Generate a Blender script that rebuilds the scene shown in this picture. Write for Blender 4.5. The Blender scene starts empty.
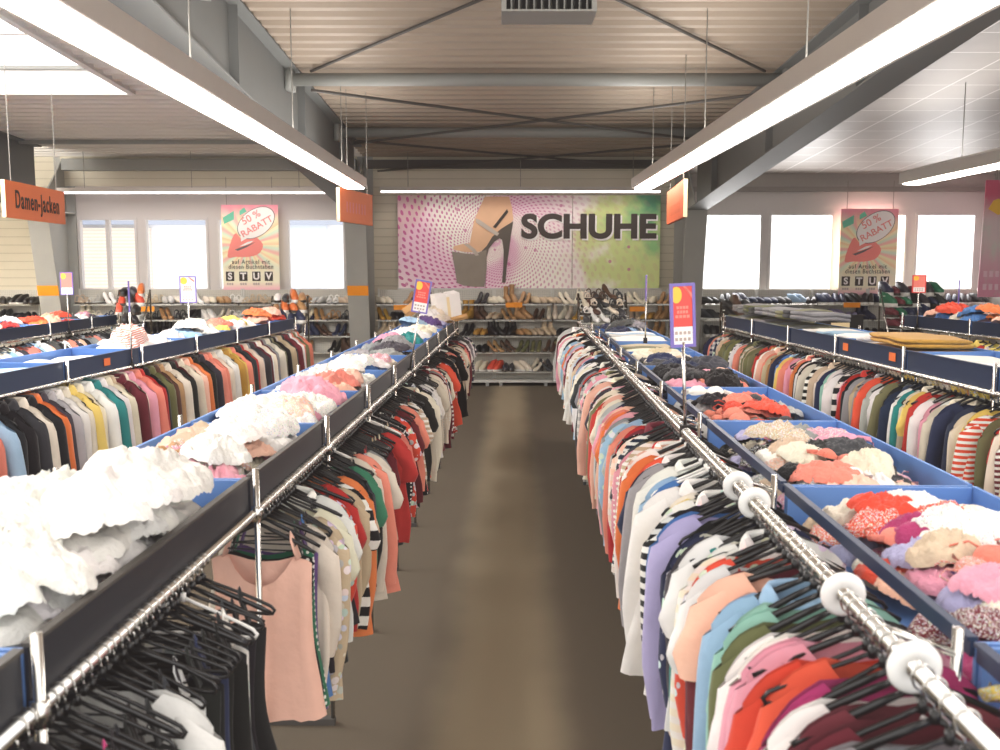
import bpy, math, random
import numpy as np
from mathutils import Vector, Matrix, Euler, noise

random.seed(7)
C = bpy.context.scene.collection
PI = math.pi

# ------------------------------------------------------------------ camera
CAM_H = 2.1
F = 950.0
PITCH = math.atan(105 / F)
cam_d = bpy.data.cameras.new('camera')
cam_d.sensor_width = 36
cam_d.lens = F * 36 / 1000
cam_d.clip_start = 0.05
cam_d.dof.use_dof = True
cam_d.dof.focus_distance = 7.5
cam_d.dof.aperture_fstop = 5.0
cam = bpy.data.objects.new('camera', cam_d)
C.objects.link(cam)
cam.location = (0, 0, CAM_H)
cam.rotation_euler = (PI / 2 - PITCH, 0, 0)
bpy.context.scene.camera = cam
cp, sp = math.cos(PITCH), math.sin(PITCH)


def ray(px, py):
    a, b = (px - 500) / F, (375 - py) / F
    return Vector((a, cp + b * sp, -sp + b * cp))


def atz(px, py, z):
    r = ray(px, py)
    return Vector((0, 0, CAM_H)) + r * ((z - CAM_H) / r.z)


def aty(px, py, y):
    r = ray(px, py)
    return Vector((0, 0, CAM_H)) + r * (y / r.y)


# ------------------------------------------------------------------ colour + materials
def lin(c):
    if isinstance(c, str):
        c = c.lstrip('#')
        c = [int(c[i:i + 2], 16) / 255 for i in (0, 2, 4)]
    return tuple(x / 12.92 if x <= .04045 else ((x + .055) / 1.055) ** 2.4 for x in c)


def new_mat(name):
    m = bpy.data.materials.new(name)
    m.use_nodes = True
    nt = m.node_tree
    return m, nt, nt.nodes['Principled BSDF']


def mat(name, col, rough=.6, metal=0.0, var=.08, scale=20.0, bump=0.0, emit=None, spec=.4):
    m, nt, b = new_mat(name)
    c = lin(col)
    tc = nt.nodes.new('ShaderNodeTexCoord')
    nz = nt.nodes.new('ShaderNodeTexNoise')
    nz.inputs['Scale'].default_value = scale
    nz.inputs['Detail'].default_value = 4
    nt.links.new(tc.outputs['Object'], nz.inputs['Vector'])
    mx = nt.nodes.new('ShaderNodeMix'); mx.data_type = 'RGBA'
    mx.inputs['A'].default_value = (*[x * (1 - var) for x in c], 1)
    mx.inputs['B'].default_value = (*[min(1, x * (1 + var)) for x in c], 1)
    nt.links.new(nz.outputs['Fac'], mx.inputs['Factor'])
    nt.links.new(mx.outputs['Result'], b.inputs['Base Color'])
    b.inputs['Roughness'].default_value = rough
    b.inputs['Metallic'].default_value = metal
    b.inputs['Specular IOR Level'].default_value = spec
    if bump:
        bp = nt.nodes.new('ShaderNodeBump'); bp.inputs['Strength'].default_value = bump
        bp.inputs['Distance'].default_value = .01
        nt.links.new(nz.outputs['Fac'], bp.inputs['Height'])
        nt.links.new(bp.outputs['Normal'], b.inputs['Normal'])
    if emit:
        b.inputs['Emission Color'].default_value = (*lin(emit[0]), 1)
        b.inputs['Emission Strength'].default_value = emit[1]
    return m


class NB:
    """tiny node builder"""
    def __init__(self, nt): self.nt = nt
    def math(self, op, a, b=None, c=None):
        n = self.nt.nodes.new('ShaderNodeMath'); n.operation = op
        for i, v in enumerate((a, b, c)):
            if v is None: continue
            if isinstance(v, (int, float)): n.inputs[i].default_value = v
            else: self.nt.links.new(v, n.inputs[i])
        return n.outputs[0]
    def mix(self, f, a, b):
        n = self.nt.nodes.new('ShaderNodeMix'); n.data_type = 'RGBA'
        for k, v in (('Factor', f), ('A', a), ('B', b)):
            if isinstance(v, (int, float)): n.inputs[k].default_value = v
            elif isinstance(v, tuple): n.inputs[k].default_value = (*v, 1)
            else: self.nt.links.new(v, n.inputs[k])
        return n.outputs['Result']
    def noise(self, vec, scale, detail=3):
        n = self.nt.nodes.new('ShaderNodeTexNoise')
        n.inputs['Scale'].default_value = scale; n.inputs['Detail'].default_value = detail
        if vec is not None: self.nt.links.new(vec, n.inputs['Vector'])
        return n.outputs['Fac']
    def coord(self, which='Object'):
        return self.nt.nodes.new('ShaderNodeTexCoord').outputs[which]
    def xyz(self, vec):
        n = self.nt.nodes.new('ShaderNodeSeparateXYZ'); self.nt.links.new(vec, n.inputs[0]); return n.outputs
    def ss(self, v, lo, hi):
        n = self.nt.nodes.new('ShaderNodeMapRange'); n.interpolation_type = 'SMOOTHSTEP'
        self.nt.links.new(v, n.inputs['Value'])
        n.inputs['From Min'].default_value = lo; n.inputs['From Max'].default_value = hi
        return n.outputs['Result']


def fabric(name, pattern='plain'):
    m, nt, b = new_mat(name)
    k = NB(nt)
    oi = nt.nodes.new('ShaderNodeObjectInfo')
    col = oi.outputs['Color']; rnd = oi.outputs['Random']
    tc = k.coord()
    x, y, z = k.xyz(tc)
    n = k.noise(tc, 9)
    base = k.mix(k.math('MULTIPLY', n, .25), col, k.mix(.55, col, (.02, .02, .02)))
    light = (.82, .80, .74)
    if pattern == 'stripe':
        s = k.math('SINE', k.math('MULTIPLY', z, k.math('ADD', 110, k.math('MULTIPLY', rnd, 120))))
        base = k.mix(k.math('GREATER_THAN', s, .05), base, light)
    elif pattern == 'wide':
        s = k.math('SINE', k.math('MULTIPLY', z, 75))
        base = k.mix(k.math('GREATER_THAN', s, .0), base, light)
    elif pattern in ('floral', 'dots'):
        v = nt.nodes.new('ShaderNodeTexVoronoi')
        v.inputs['Scale'].default_value = 26 if pattern == 'floral' else 42
        if pattern == 'dots': v.inputs['Randomness'].default_value = .15
        nt.links.new(tc, v.inputs['Vector'])
        d = v.outputs['Distance']
        lt = k.math('LESS_THAN', d, .42 if pattern == 'floral' else .3)
        if pattern == 'floral':
            hs = nt.nodes.new('ShaderNodeHueSaturation')
            hs.inputs['Saturation'].default_value = .5; hs.inputs['Value'].default_value = .95
            nt.links.new(v.outputs['Color'], hs.inputs['Color'])
            fl = k.mix(.45, hs.outputs['Color'], light)
            base = k.mix(lt, base, fl)
        else:
            base = k.mix(lt, base, light)
    elif pattern == 'check':
        s1 = k.math('GREATER_THAN', k.math('SINE', k.math('MULTIPLY', z, 120)), 0)
        s2 = k.math('GREATER_THAN', k.math('SINE', k.math('MULTIPLY', x, 120)), 0)
        base = k.mix(k.math('MULTIPLY', k.math('ADD', s1, s2), .4), base, light)
    nt.links.new(base, b.inputs['Base Color'])
    b.inputs['Roughness'].default_value = .85
    b.inputs['Specular IOR Level'].default_value = .2
    b.inputs['Sheen Weight'].default_value = .15
    bp = nt.nodes.new('ShaderNodeBump'); bp.inputs['Strength'].default_value = .35; bp.inputs['Distance'].default_value = .02
    nt.links.new(k.noise(tc, 14, 3), bp.inputs['Height'])
    nt.links.new(bp.outputs['Normal'], b.inputs['Normal'])
    return m


FAB = {p: fabric('fabric_' + p, p) for p in ('plain', 'stripe', 'wide', 'floral', 'dots', 'check')}


def objcol(name, rough, spec=.5, metal=0.0):
    m, nt, b = new_mat(name)
    k = NB(nt)
    oi = nt.nodes.new('ShaderNodeObjectInfo')
    n = k.noise(k.coord(), 30)
    nt.links.new(k.mix(k.math('MULTIPLY', n, .3), oi.outputs['Color'], k.mix(.5, oi.outputs['Color'], (.01, .01, .01))), b.inputs['Base Color'])
    b.inputs['Roughness'].default_value = rough
    b.inputs['Specular IOR Level'].default_value = spec
    b.inputs['Metallic'].default_value = metal
    return m


M = {
    'leather': objcol('shoe_leather', .4),
    'plastic': objcol('hanger_plastic', .28),
    'chrome': mat('chrome', '#d9d6d0', .18, 1.0, .03),
    'railchrome': mat('rail_chrome', '#e2dfda', .22, 1.0, .06, 60),
    'steel': mat('grey_painted_steel', '#8d8d88', .55, 0, .06, 3),
    'beamgrey': mat('beam_grey', '#6e6f6d', .6, 0, .08, 2),
    'colgrey': mat('column_grey', '#a3a29c', .6, 0, .07, 4),
    'dark': mat('dark_steel', '#4a4642', .6, 0, .05),
    'navy': mat('navy_tray', '#24334f', .45, 0, .06, 6),
    'blue': mat('blue_tray', '#5f87c4', .5, 0, .06, 6),
    'white': mat('white_paint', '#e8e6e2', .55, 0, .02, 5),
    'frame': mat('window_frame', '#c9c4c2', .5, 0, .02, 5),
    'shelfback': mat('shelf_back_panel', '#b9b7ae', .6, 0, .05, 8),
    'shelf': mat('shelf_grey', '#c9c8c2', .45, .2, .04, 8),
    'orange': mat('sign_orange', '#f07a3c', .5, 0, .04, 5),
    'orangeband': mat('band_orange', '#f6981f', .5, 0, .04, 5),
    'cream': mat('sign_edge_cream', '#f2dcae', .5, 0, .03, 5),
    'black': mat('black_plastic', '#191817', .45, 0, .05),
    'ink': mat('ink_dark', '#433a36', .7, 0, .05),
    'clear': mat('size_disc_plastic', '#e9e8e4', .3, 0, .03),
    'wood': mat('light_wood', '#cfa06a', .6, 0, .12, 14),
    'purple': mat('purple_frame', '#7d6fb8', .5, 0, .04),
    'red': mat('sign_red', '#e5514a', .5, 0, .05),
    'redlight': mat('sign_light_red', '#f0897c', .5, 0, .05),
    'yellow': mat('sign_yellow', '#f6c34a', .5, 0, .05),
    'paper': mat('paper_white', '#f3eeea', .6, 0, .02),
    'greytext': mat('grey_print', '#b8a79e', .7, 0, .05),
    'skin': mat('printed_skin', '#e3b793', .7, 0, .06, 6),
    'platform': mat('printed_grey_shoe', '#8c8175', .7, 0, .22, 3),
    'platformdark': mat('printed_dark_shoe', '#5d544c', .7, 0, .15, 5),
    'silver': mat('printed_silver', '#bfb2a6', .7, 0, .1, 9),
    'lips': mat('printed_lips', '#f28d84', .6, 0, .06, 6),
    'outline': mat('printed_outline', '#6e6668', .7, 0, .03),
    'pinktext': mat('printed_pink_text', '#ea8f8a', .7, 0, .04),
    'wire': mat('thin_wire', '#8f8b84', .5, .5, .02),
    'sole': mat('shoe_sole', '#3b332c', .6, 0, .08),
    'solew': mat('sneaker_sole', '#dcd9d3', .6, 0, .04),
    'lamp_body': mat('lamp_housing', '#d0c8c0', .45, .1, .04, 6),
    'lamp_glow': mat('lamp_diffuser', '#ffffff', .5, 0, 0, 5, emit=('#fff6ee', 9.0)),
    'lamp_glow2': mat('tube_diffuser', '#ffffff', .5, 0, 0, 5, emit=('#ffeef0', 3.0)),
}

# ------------------------------------------------------------------ mesh helpers
class MB:
    def __init__(self):
        self.v, self.f, self.mi = [], [], []

    def add(self, vs, fs, mi=0):
        b = len(self.v)
        self.v += [tuple(p) for p in vs]
        self.f += [tuple(b + i for i in q) for q in fs]
        self.mi += [mi] * len(fs)
        return self

    def box(self, lo, hi, mi=0):
        x0, y0, z0 = lo; x1, y1, z1 = hi
        vs = [(x0, y0, z0), (x1, y0, z0), (x1, y1, z0), (x0, y1, z0), (x0, y0, z1), (x1, y0, z1), (x1, y1, z1), (x0, y1, z1)]
        return self.add(vs, [(0, 3, 2, 1), (4, 5, 6, 7), (0, 1, 5, 4), (1, 2, 6, 5), (2, 3, 7, 6), (3, 0, 4, 7)], mi)

    def hexa(self, b4, t4, mi=0):
        return self.add(list(b4) + list(t4), [(0, 3, 2, 1), (4, 5, 6, 7), (0, 1, 5, 4), (1, 2, 6, 5), (2, 3, 7, 6), (3, 0, 4, 7)], mi)

    def rings(self, rings, cap=True, mi=0, close=True):
        n = len(rings[0]); vs = [p for r in rings for p in r]; fs = []
        for i in range(len(rings) - 1):
            for j in range(n if close else n - 1):
                k = (j + 1) % n
                fs.append((i * n + j, i * n + k, (i + 1) * n + k, (i + 1) * n + j))
        if cap:
            fs.append(tuple(range(n - 1, -1, -1)))
            fs.append(tuple((len(rings) - 1) * n + j for j in range(n)))
        return self.add(vs, fs, mi)

    def tube(self, pts, r, n=8, mi=0, cap=True, flat=1.0):
        pts = [Vector(p) for p in pts]
        rr = r if isinstance(r, (list, tuple)) else [r] * len(pts)
        out = []; up = Vector((0, 1, 0)) if abs((pts[-1] - pts[0]).normalized().y) < .9 else Vector((1, 0, 0))
        for i, p in enumerate(pts):
            t = (pts[min(i + 1, len(pts) - 1)] - pts[max(i - 1, 0)]).normalized()
            a = t.cross(up)
            if a.length < 1e-4: a = t.cross(Vector((0, 0, 1)))
            a.normalize(); b = t.cross(a).normalized()
            out.append([p + a * rr[i] * math.cos(2 * PI * j / n) + b * rr[i] * flat * math.sin(2 * PI * j / n) for j in range(n)])
        return self.rings(out, cap, mi)

    def poly(self, pts, mi=0):
        return self.add(pts, [tuple(range(len(pts)))], mi)

    def prism(self, pts2, y0, y1, mi=0):
        """pts2: list of (x,z); extruded in y"""
        n = len(pts2)
        vs = [(x, y0, z) for x, z in pts2] + [(x, y1, z) for x, z in pts2]
        fs = [tuple(range(n)), tuple(range(2 * n - 1, n - 1, -1))]
        fs += [(i, n + i, n + (i + 1) % n, (i + 1) % n) for i in range(n)]
        return self.add(vs, fs, mi)

    def mesh(self, name, mats, smooth=False):
        me = bpy.data.meshes.new(name)
        me.from_pydata(self.v, [], self.f)
        for m in (mats if isinstance(mats, (list, tuple)) else [mats]):
            me.materials.append(m)
        if any(self.mi): me.polygons.foreach_set('material_index', self.mi)
        if smooth: me.polygons.foreach_set('use_smooth', [True] * len(me.polygons))
        me.validate(); me.update()
        return me

    def obj(self, name, mats, parent=None, smooth=False, loc=(0, 0, 0)):
        o = bpy.data.objects.new(name, self.mesh(name, mats, smooth))
        C.objects.link(o)
        o.location = loc
        if parent is not None: o.parent = parent
        return o


def empty(name, loc=(0, 0, 0), rz=0):
    o = bpy.data.objects.new(name, None)
    C.objects.link(o); o.location = loc; o.rotation_euler = (0, 0, rz)
    o.empty_display_size = .05
    return o


def tag(o, label=None, cat=None, group=None, kind=None):
    if label: o['label'] = label
    if cat: o['category'] = cat
    if group: o['group'] = group
    if kind: o['kind'] = kind
    return o


def struct(mb, name, mats, label=None, smooth=False):
    o = mb.obj(name, mats, None, smooth)
    o['kind'] = 'structure'
    if label: o['label'] = label
    return o


def text(body, size, m, parent, loc, rot=(PI / 2, 0, 0), bold=0.0, sx=1.0, align='CENTER', name='lettering', ext=.002, spacing=1.0):
    cu = bpy.data.curves.new(name, 'FONT')
    cu.body = body; cu.size = size; cu.align_x = align; cu.align_y = 'CENTER'
    cu.offset = bold; cu.extrude = ext; cu.space_character = spacing
    cu.materials.append(m)
    tmp = bpy.data.objects.new('tmp_text', cu)
    me = bpy.data.meshes.new_from_object(tmp)
    bpy.data.objects.remove(tmp)
    me.materials.clear(); me.materials.append(m)
    o = bpy.data.objects.new(name, me)
    C.objects.link(o); o.parent = parent; o.location = loc; o.rotation_euler = rot; o.scale = (sx, 1, 1)
    return o


KIDS = {}
CH = {}
def reg(o):
    """remember the children of a prototype (faster than obj.children)"""
    CH[o.name] = [(c, [g for g in c.children]) for c in o.children]
    return o


def dup(proto, name, loc, rot=(0, 0, 0), scale=(1, 1, 1), color=None, mat_=None):
    r = proto.copy(); r.name = name; C.objects.link(r)
    r.location = loc; r.rotation_euler = rot; r.scale = scale
    if color is not None: r.color = (*lin(color), 1)
    if mat_ is not None and r.data:
        r.material_slots[0].link = 'OBJECT'; r.material_slots[0].material = mat_
    ks = KIDS[r.name] = []
    for ch, gs in CH.get(proto.name, ()):
        c = ch.copy(); C.objects.link(c); c.parent = r; ks.append(c)
        if color is not None: c.color = (*lin(color), 1)
        if mat_ is not None and c.data and ch.get('fab'):
            c.material_slots[0].link = 'OBJECT'; c.material_slots[0].material = mat_
        for g in gs:
            d = g.copy(); C.objects.link(d); d.parent = c
    return r


PROTO = []
def proto(o):
    reg(o); PROTO.append(o); return o


# ================================================================== ROOM
D = 17.65                       # back wall
XL, XR = -14.0, 13.0
def deck_z(y): return CAM_H + 2.05 + .045 * (D - y)
def tile_z(y): return CAM_H + 1.746 + .05 * (D - y)

# floor
m, nt, b = new_mat('carpet'); k = NB(nt)
tc = k.coord(); x, y, z = k.xyz(tc)
cx = k.math('SUBTRACT', k.math('SUBTRACT', x, -.05), k.math('MULTIPLY', y, .0125))
cx = k.math('ADD', k.math('ABSOLUTE', cx), k.math('MULTIPLY', k.math('SUBTRACT', k.noise(tc, 1.3, 4), .5), .14))
worn = k.math('SUBTRACT', 1.0, k.ss(cx, .10, .42))
fine = k.noise(tc, 260, 2); mid = k.noise(tc, 6, 4)
c1 = k.mix(fine, lin('#4d463b'), lin('#75695a'))
c1 = k.mix(k.math('MULTIPLY', mid, .45), c1, lin('#5f574a'))
c2 = k.mix(fine, lin('#8f8269'), lin('#b0a187'))
nt.links.new(k.mix(k.math('MULTIPLY', worn, .85), c1, c2), b.inputs['Base Color'])
b.inputs['Roughness'].default_value = .95; b.inputs['Specular IOR Level'].default_value = .15
bp = nt.nodes.new('ShaderNodeBump'); bp.inputs['Strength'].default_value = .5; bp.inputs['Distance'].default_value = .006
nt.links.new(fine, bp.inputs['Height']); nt.links.new(bp.outputs['Normal'], b.inputs['Normal'])
struct(MB().box((XL, -1.5, -.1), (XR, D + .2, 0)), 'floor', m, 'grey brown carpet floor with a paler worn path down the aisle')

# ceilings (trapezoid corrugated decks, ribs across)
def corrugated(x0, x1, y0, y1, per=.27, dep=.045, dz=0.0):
    mb = MB(); ys = []
    prof = ((0, 0), (.36, 0), (.46, dep), (.9, dep), (1.0, 0))
    def hh(yy):
        t = (yy / per) % 1.0
        for (a, ha), (b_, hb) in zip(prof, prof[1:]):
            if a <= t <= b_: return ha + (hb - ha) * (t - a) / (b_ - a)
        return 0
    ys.append((y0, hh(y0)))
    k_ = math.floor(y0 / per)
    while k_ * per < y1:
        for t, h in prof[:-1]:
            if y0 < (k_ + t) * per < y1: ys.append(((k_ + t) * per, h))
        k_ += 1
    ys.append((y1, hh(y1)))
    vs = []
    for (yy, h) in ys:
        vs += [(x0, yy, deck_z(yy) + h + dz), (x1, yy, deck_z(yy) + h + dz)]
    fs = [(2 * i, 2 * i + 1, 2 * i + 3, 2 * i + 2) for i in range(len(ys) - 1)]
    return mb.add(vs, fs)

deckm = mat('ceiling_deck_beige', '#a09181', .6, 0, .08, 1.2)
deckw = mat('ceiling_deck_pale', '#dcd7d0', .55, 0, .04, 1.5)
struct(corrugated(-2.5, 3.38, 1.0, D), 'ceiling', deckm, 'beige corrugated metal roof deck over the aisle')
# pale bay with a skylight opening
SX0, SX1, SY0, SY1 = -7.3, -4.75, 5.0, 12.6
mb = corrugated(-14, SX0, 2.0, D); 
mb2 = corrugated(SX1, -2.5, 2.0, D); mb.add(mb2.v, mb2.f)
mb3 = corrugated(SX0, SX1, SY1, D); mb.add(mb3.v, mb3.f)
mb4 = corrugated(SX0, SX1, 2.0, SY0); mb.add(mb4.v, mb4.f)
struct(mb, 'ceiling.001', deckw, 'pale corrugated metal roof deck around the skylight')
# skylight shaft and pane
mb = MB(); t = .34
for (xa, ya, xb, yb) in ((SX0, SY0, SX1, SY0), (SX1, SY0, SX1, SY1), (SX1, SY1, SX0, SY1), (SX0, SY1, SX0, SY0)):
    dx, dy = (0, .04) if ya == yb else (.04, 0)
    za, zb = deck_z(ya), deck_z(yb)
    mb.hexa([(xa - dx, ya - dy, za - .03), (xb - dx, yb - dy, zb - .03), (xb + dx, yb + dy, zb - .03), (xa + dx, ya + dy, za - .03)],
            [(xa - dx, ya - dy, za + t), (xb - dx, yb - dy, zb + t), (xb + dx, yb + dy, zb + t), (xa + dx, ya + dy, za + t)])
sk = struct(mb, 'window_9', M['white'], 'white skylight shaft in the pale roof bay')
pm, nt, b = new_mat('skylight_pane'); 
b.inputs['Base Color'].default_value = (.9, .9, .9, 1)
b.inputs['Emission Color'].default_value = (1, .98, .96, 1); b.inputs['Emission Strength'].default_value = 2.2  # pane itself glows, standing in for daylight from the sky above
zz0, zz1 = deck_z(SY0) + t, deck_z(SY1) + t
MB().hexa([(SX0, SY0, zz0), (SX1, SY0, zz0), (SX1, SY1, zz1), (SX0, SY1, zz1)],
          [(SX0, SY0, zz0 + .02), (SX1, SY0, zz0 + .02), (SX1, SY1, zz1 + .02), (SX0, SY1, zz1 + .02)]).obj('pane', pm, sk)

MB().box((SX0 + .05, SY1 - .09, zz1 - .06), (SX1 - .05, SY1 - .05, zz1 - .01)).obj('frame_bar', M['steel'], sk)
MB().box((SX0 + .05, (SY0 + SY1) / 2 + 2.2, deck_z(11) + t - .06), (SX1 - .05, (SY0 + SY1) / 2 + 2.26, deck_z(11) + t - .02)).obj('frame_bar', M['frame'], sk)
# suspended tile ceiling, square panels, glints along the joints painted as pale lines
m, nt, b = new_mat('ceiling_tiles'); k = NB(nt)
tc = k.coord(); x, y, z = k.xyz(tc)
def joint_glint(v, off):
    fr = k.math('FRACT', k.math('DIVIDE', k.math('ADD', v, off), .66))
    return k.math('LESS_THAN', fr, .022)
j = k.math('MAXIMUM', joint_glint(x, 10.1), joint_glint(y, .2))
nt.links.new(k.mix(j, k.mix(k.noise(tc, 3), lin('#a69e98'), lin('#b3aba5')), lin('#efebe6')), b.inputs['Base Color'])
b.inputs['Roughness'].default_value = .5
struct(MB().hexa([(3.38, 1, tile_z(1)), (XR, 1, tile_z(1)), (XR, D, tile_z(D)), (3.38, D, tile_z(D))],
                 [(3.38, 1, tile_z(1) + .03), (XR, 1, tile_z(1) + .03), (XR, D, tile_z(D) + .03), (3.38, D, tile_z(D) + .03)]),
       'ceiling.002', m, 'suspended ceiling of square grey tiles with glints painted along the joints')

# back wall: ribbed cassettes (centre + outer) and smooth window panels
m, nt, b = new_mat('wall_cassette'); k = NB(nt)
tc = k.coord(); x, y, z = k.xyz(tc)
fr = k.math('FRACT', k.math('DIVIDE', z, .15))
seam = k.math('LESS_THAN', fr, .10)
nt.links.new(k.mix(k.math('MULTIPLY', seam, .55), k.mix(k.noise(tc, 2), lin('#c6bda8'), lin('#cfc7b3')), lin('#a0967f')), b.inputs['Base Color'])
b.inputs['Roughness'].default_value = .6
bp = nt.nodes.new('ShaderNodeBump'); bp.inputs['Strength'].default_value = .6; bp.inputs['Distance'].default_value = .02; bp.invert = True
nt.links.new(seam, bp.inputs['Height']); nt.links.new(bp.outputs['Normal'], b.inputs['Normal'])
cassette = m
panelm = mat('wall_panel_pale', '#c8c2bf', .6, 0, .02, 2)
def wx(px): return aty(px, 250, D).x
def wz(py): return aty(500, py, D).z
LW = [(wx(a), wx(b_)) for a, b_ in ((79, 138), (145, 209), (217, 279), (287, 346))]
RW = [(wx(a), wx(b_)) for a, b_ in ((701, 762), (768, 833), (840, 906), (914, 975))]
WZ0, LZ1, RZ1 = wz(291), wz(217.5), wz(213)
mb = MB()
wtop = deck_z(D) + .6
mb.box((-2.55, D, 0), (3.45, D + .15, wtop)); mb.box((XL, D, 0), (-8.0, D + .15, wtop)); mb.box((9.0, D, 0), (XR, D + .15, wtop))
struct(mb, 'wall_back', cassette, 'beige ribbed metal back wall')
struct(MB().box((XL - .15, -1.5, 0), (XL, D + .15, 6.2)), 'wall_left', cassette, 'beige ribbed side wall')
struct(MB().box((XR, -1.5, 0), (XR + .15, D + .15, 6.2)), 'wall_right', cassette, 'beige ribbed side wall')
def window_wall(x0, x1, wins, z0, z1, name):
    mb = MB()
    mb.box((x0, D, 0), (x1, D + .15, z0)); mb.box((x0, D, z1), (x1, D + .15, wtop))
    xs = [x0] + [v for w in wins for v in w] + [x1]
    for i in range(0, len(xs), 2):
        mb.box((xs[i], D, z0), (xs[i + 1], D + .15, z1))
    struct(mb, name, panelm, 'pale smooth wall panels around the windows')
window_wall(-8.0, -2.55, LW, WZ0, LZ1, 'wall_back.001')
window_wall(3.45, 9.0, RW, WZ0, RZ1, 'wall_back.002')
# ribbed band above the windows and a lip line
mb = MB(); mb.box((-8, D - .05, CAM_H + 1.52), (-2.6, D - .002, wtop)); struct(mb, 'trim_1', cassette, 'ribbed metal band above the windows')
mb = MB(); mb.box((3.5, D - .05, wz(187)), (9, D - .002, wtop)); struct(mb, 'trim_2', mat('grey_band', '#a49d97', .6), 'grey fascia band below the tiled ceiling')
mb = MB(); mb.box((3.5, D - .09, wz(192)), (9, D - .002, wz(187))); struct(mb, 'trim_3', mat('grey_band_dark', '#8d8782', .6), 'dark edge of the fascia band')

# glass panes and frames
gm, nt, b = new_mat('window_glass')
out = nt.nodes['Material Output']
tr = nt.nodes.new('ShaderNodeBsdfTransparent'); gl = nt.nodes.new('ShaderNodeBsdfGlossy'); gl.inputs['Roughness'].default_value = .05
ms = nt.nodes.new('ShaderNodeMixShader'); ms.inputs[0].default_value = .05
nt.links.new(tr.outputs[0], ms.inputs[1]); nt.links.new(gl.outputs[0], ms.inputs[2]); nt.links.new(ms.outputs[0], out.inputs[0])
for i, (w, z1) in enumerate([(w, LZ1) for w in LW] + [(w, RZ1) for w in RW]):
    a, b_ = w; t = .045
    mb = MB()
    mb.box((a, D - .02, WZ0), (a + t, D + .1, z1)); mb.box((b_ - t, D - .02, WZ0), (b_, D + .1, z1))
    mb.box((a + t, D - .02, z1 - t), (b_ - t, D + .1, z1)); mb.box((a + t, D - .02, WZ0), (b_ - t, D + .1, WZ0 + t))
    if i == 0: mb.box(((a + b_) / 2 - .04, D, WZ0 + t), ((a + b_) / 2 + .04, D + .08, z1 - t))
    o = struct(mb, 'window_%d' % (i + 1), M['frame'], 'pale framed window in the back wall')
    MB().box((a + t, D + .03, WZ0 + t), (b_ - t, D + .036, z1 - t)).obj('pane', gm, o)

# building across the yard, seen pale through the windows of the skylit bay
nb = empty('neighbouring_building', (-8.6, 30, 0))
tag(nb, 'pale building with louvred shutters seen through the windows', 'building')
MB().box((-9, 0, 0), (6.6, 4, 9)).obj('wall', mat('pale_render', '#e6e6ea', .8, 0, .03, 1), nb)
lm, nt, b = new_mat('louvres'); k = NB(nt); x, y, z = k.xyz(k.coord())
nt.links.new(k.mix(k.math('GREATER_THAN', k.math('SINE', k.math('MULTIPLY', z, 60)), 0), lin('#d2c0b2'), lin('#e2d3c6')), b.inputs['Base Color'])
MB().box((-5.0, -.15, 1.2), (-2.3, -.001, 3.4)).obj('shutter', lm, nb)
MB().box((1.5, -.1, .5), (3.2, -.001, 4.4)).obj('shutter', mat('blue_panel', '#c9d2e0', .8), nb)
MB().box((-9, -.3, 3.5), (6.6, -.001, 3.75)).obj('cornice', mat('slate_edge', '#9aa3b6', .8), nb)

# steel frames: columns + tapered beams
def frame(xc, n, tall=True):
    mb = MB()
    def bz(y): return deck_z(y) - (.73 + .0333 * (y - 6.6)) if tall else deck_z(y) - .8
    ys = [1.0, 4, 8, 12, 15, 16.5]
    for a, b_ in zip(ys, ys[1:]):
        mb.hexa([(xc - .012, a, bz(a)), (xc + .012, a, bz(a)), (xc + .012, b_, bz(b_)), (xc - .012, b_, bz(b_))],
                [(xc - .012, a, deck_z(a)), (xc + .012, a, deck_z(a)), (xc + .012, b_, deck_z(b_)), (xc - .012, b_, deck_z(b_))])
        for (zz, w) in ((bz, .17), (lambda y: deck_z(y) - .002, .15)):
            mb.hexa([(xc - w, a, zz(a) - .02), (xc + w, a, zz(a) - .02), (xc + w, b_, zz(b_) - .02), (xc - w, b_, zz(b_) - .02)],
                    [(xc - w, a, zz(a)), (xc + w, a, zz(a)), (xc + w, b_, zz(b_)), (xc - w, b_, zz(b_))])
    for ys_ in (3.0, 6.0, 9.0, 12.0, 15.0):     # stiffener plates
        mb.box((xc - .1, ys_ - .006, bz(ys_)), (xc + .1, ys_ + .006, deck_z(ys_) - .03))
    struct(mb, 'roof_beam', M['beamgrey'], 'deep grey steel roof beam running towards the back wall')
    mb = MB(); zt = bz(16.5)
    yb, yt = 17.12, 16.5; w = .18
    mb.hexa([(xc - w, yb, 0), (xc + w, yb, 0), (xc + w, yb + .025, 0), (xc - w, yb + .025, 0)],
            [(xc - w, yt, zt), (xc + w, yt, zt), (xc + w, yt + .025, zt), (xc - w, yt + .025, zt)])
    mb.hexa([(xc - .012, yb + .025, 0), (xc + .012, yb + .025, 0), (xc + .012, D - .02, 0), (xc - .012, D - .02, 0)],
            [(xc - .012, yt + .025, zt), (xc + .012, yt + .025, zt), (xc + .012, D - .02, deck_z(D)), (xc - .012, D - .02, deck_z(D))])
    mb.box((xc - w, D - .03, 0), (xc + w, D - .005, deck_z(D)))
    mb.box((xc - w, yt - .01, zt - .03), (xc + w, D - .03, zt))
    struct(mb, 'steel_column', M['colgrey'], 'grey tapered steel column at the back wall')
for n, xc in enumerate((-7.95, -2.5, 3.38, 9.05)):
    frame(xc, n + 1)
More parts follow.
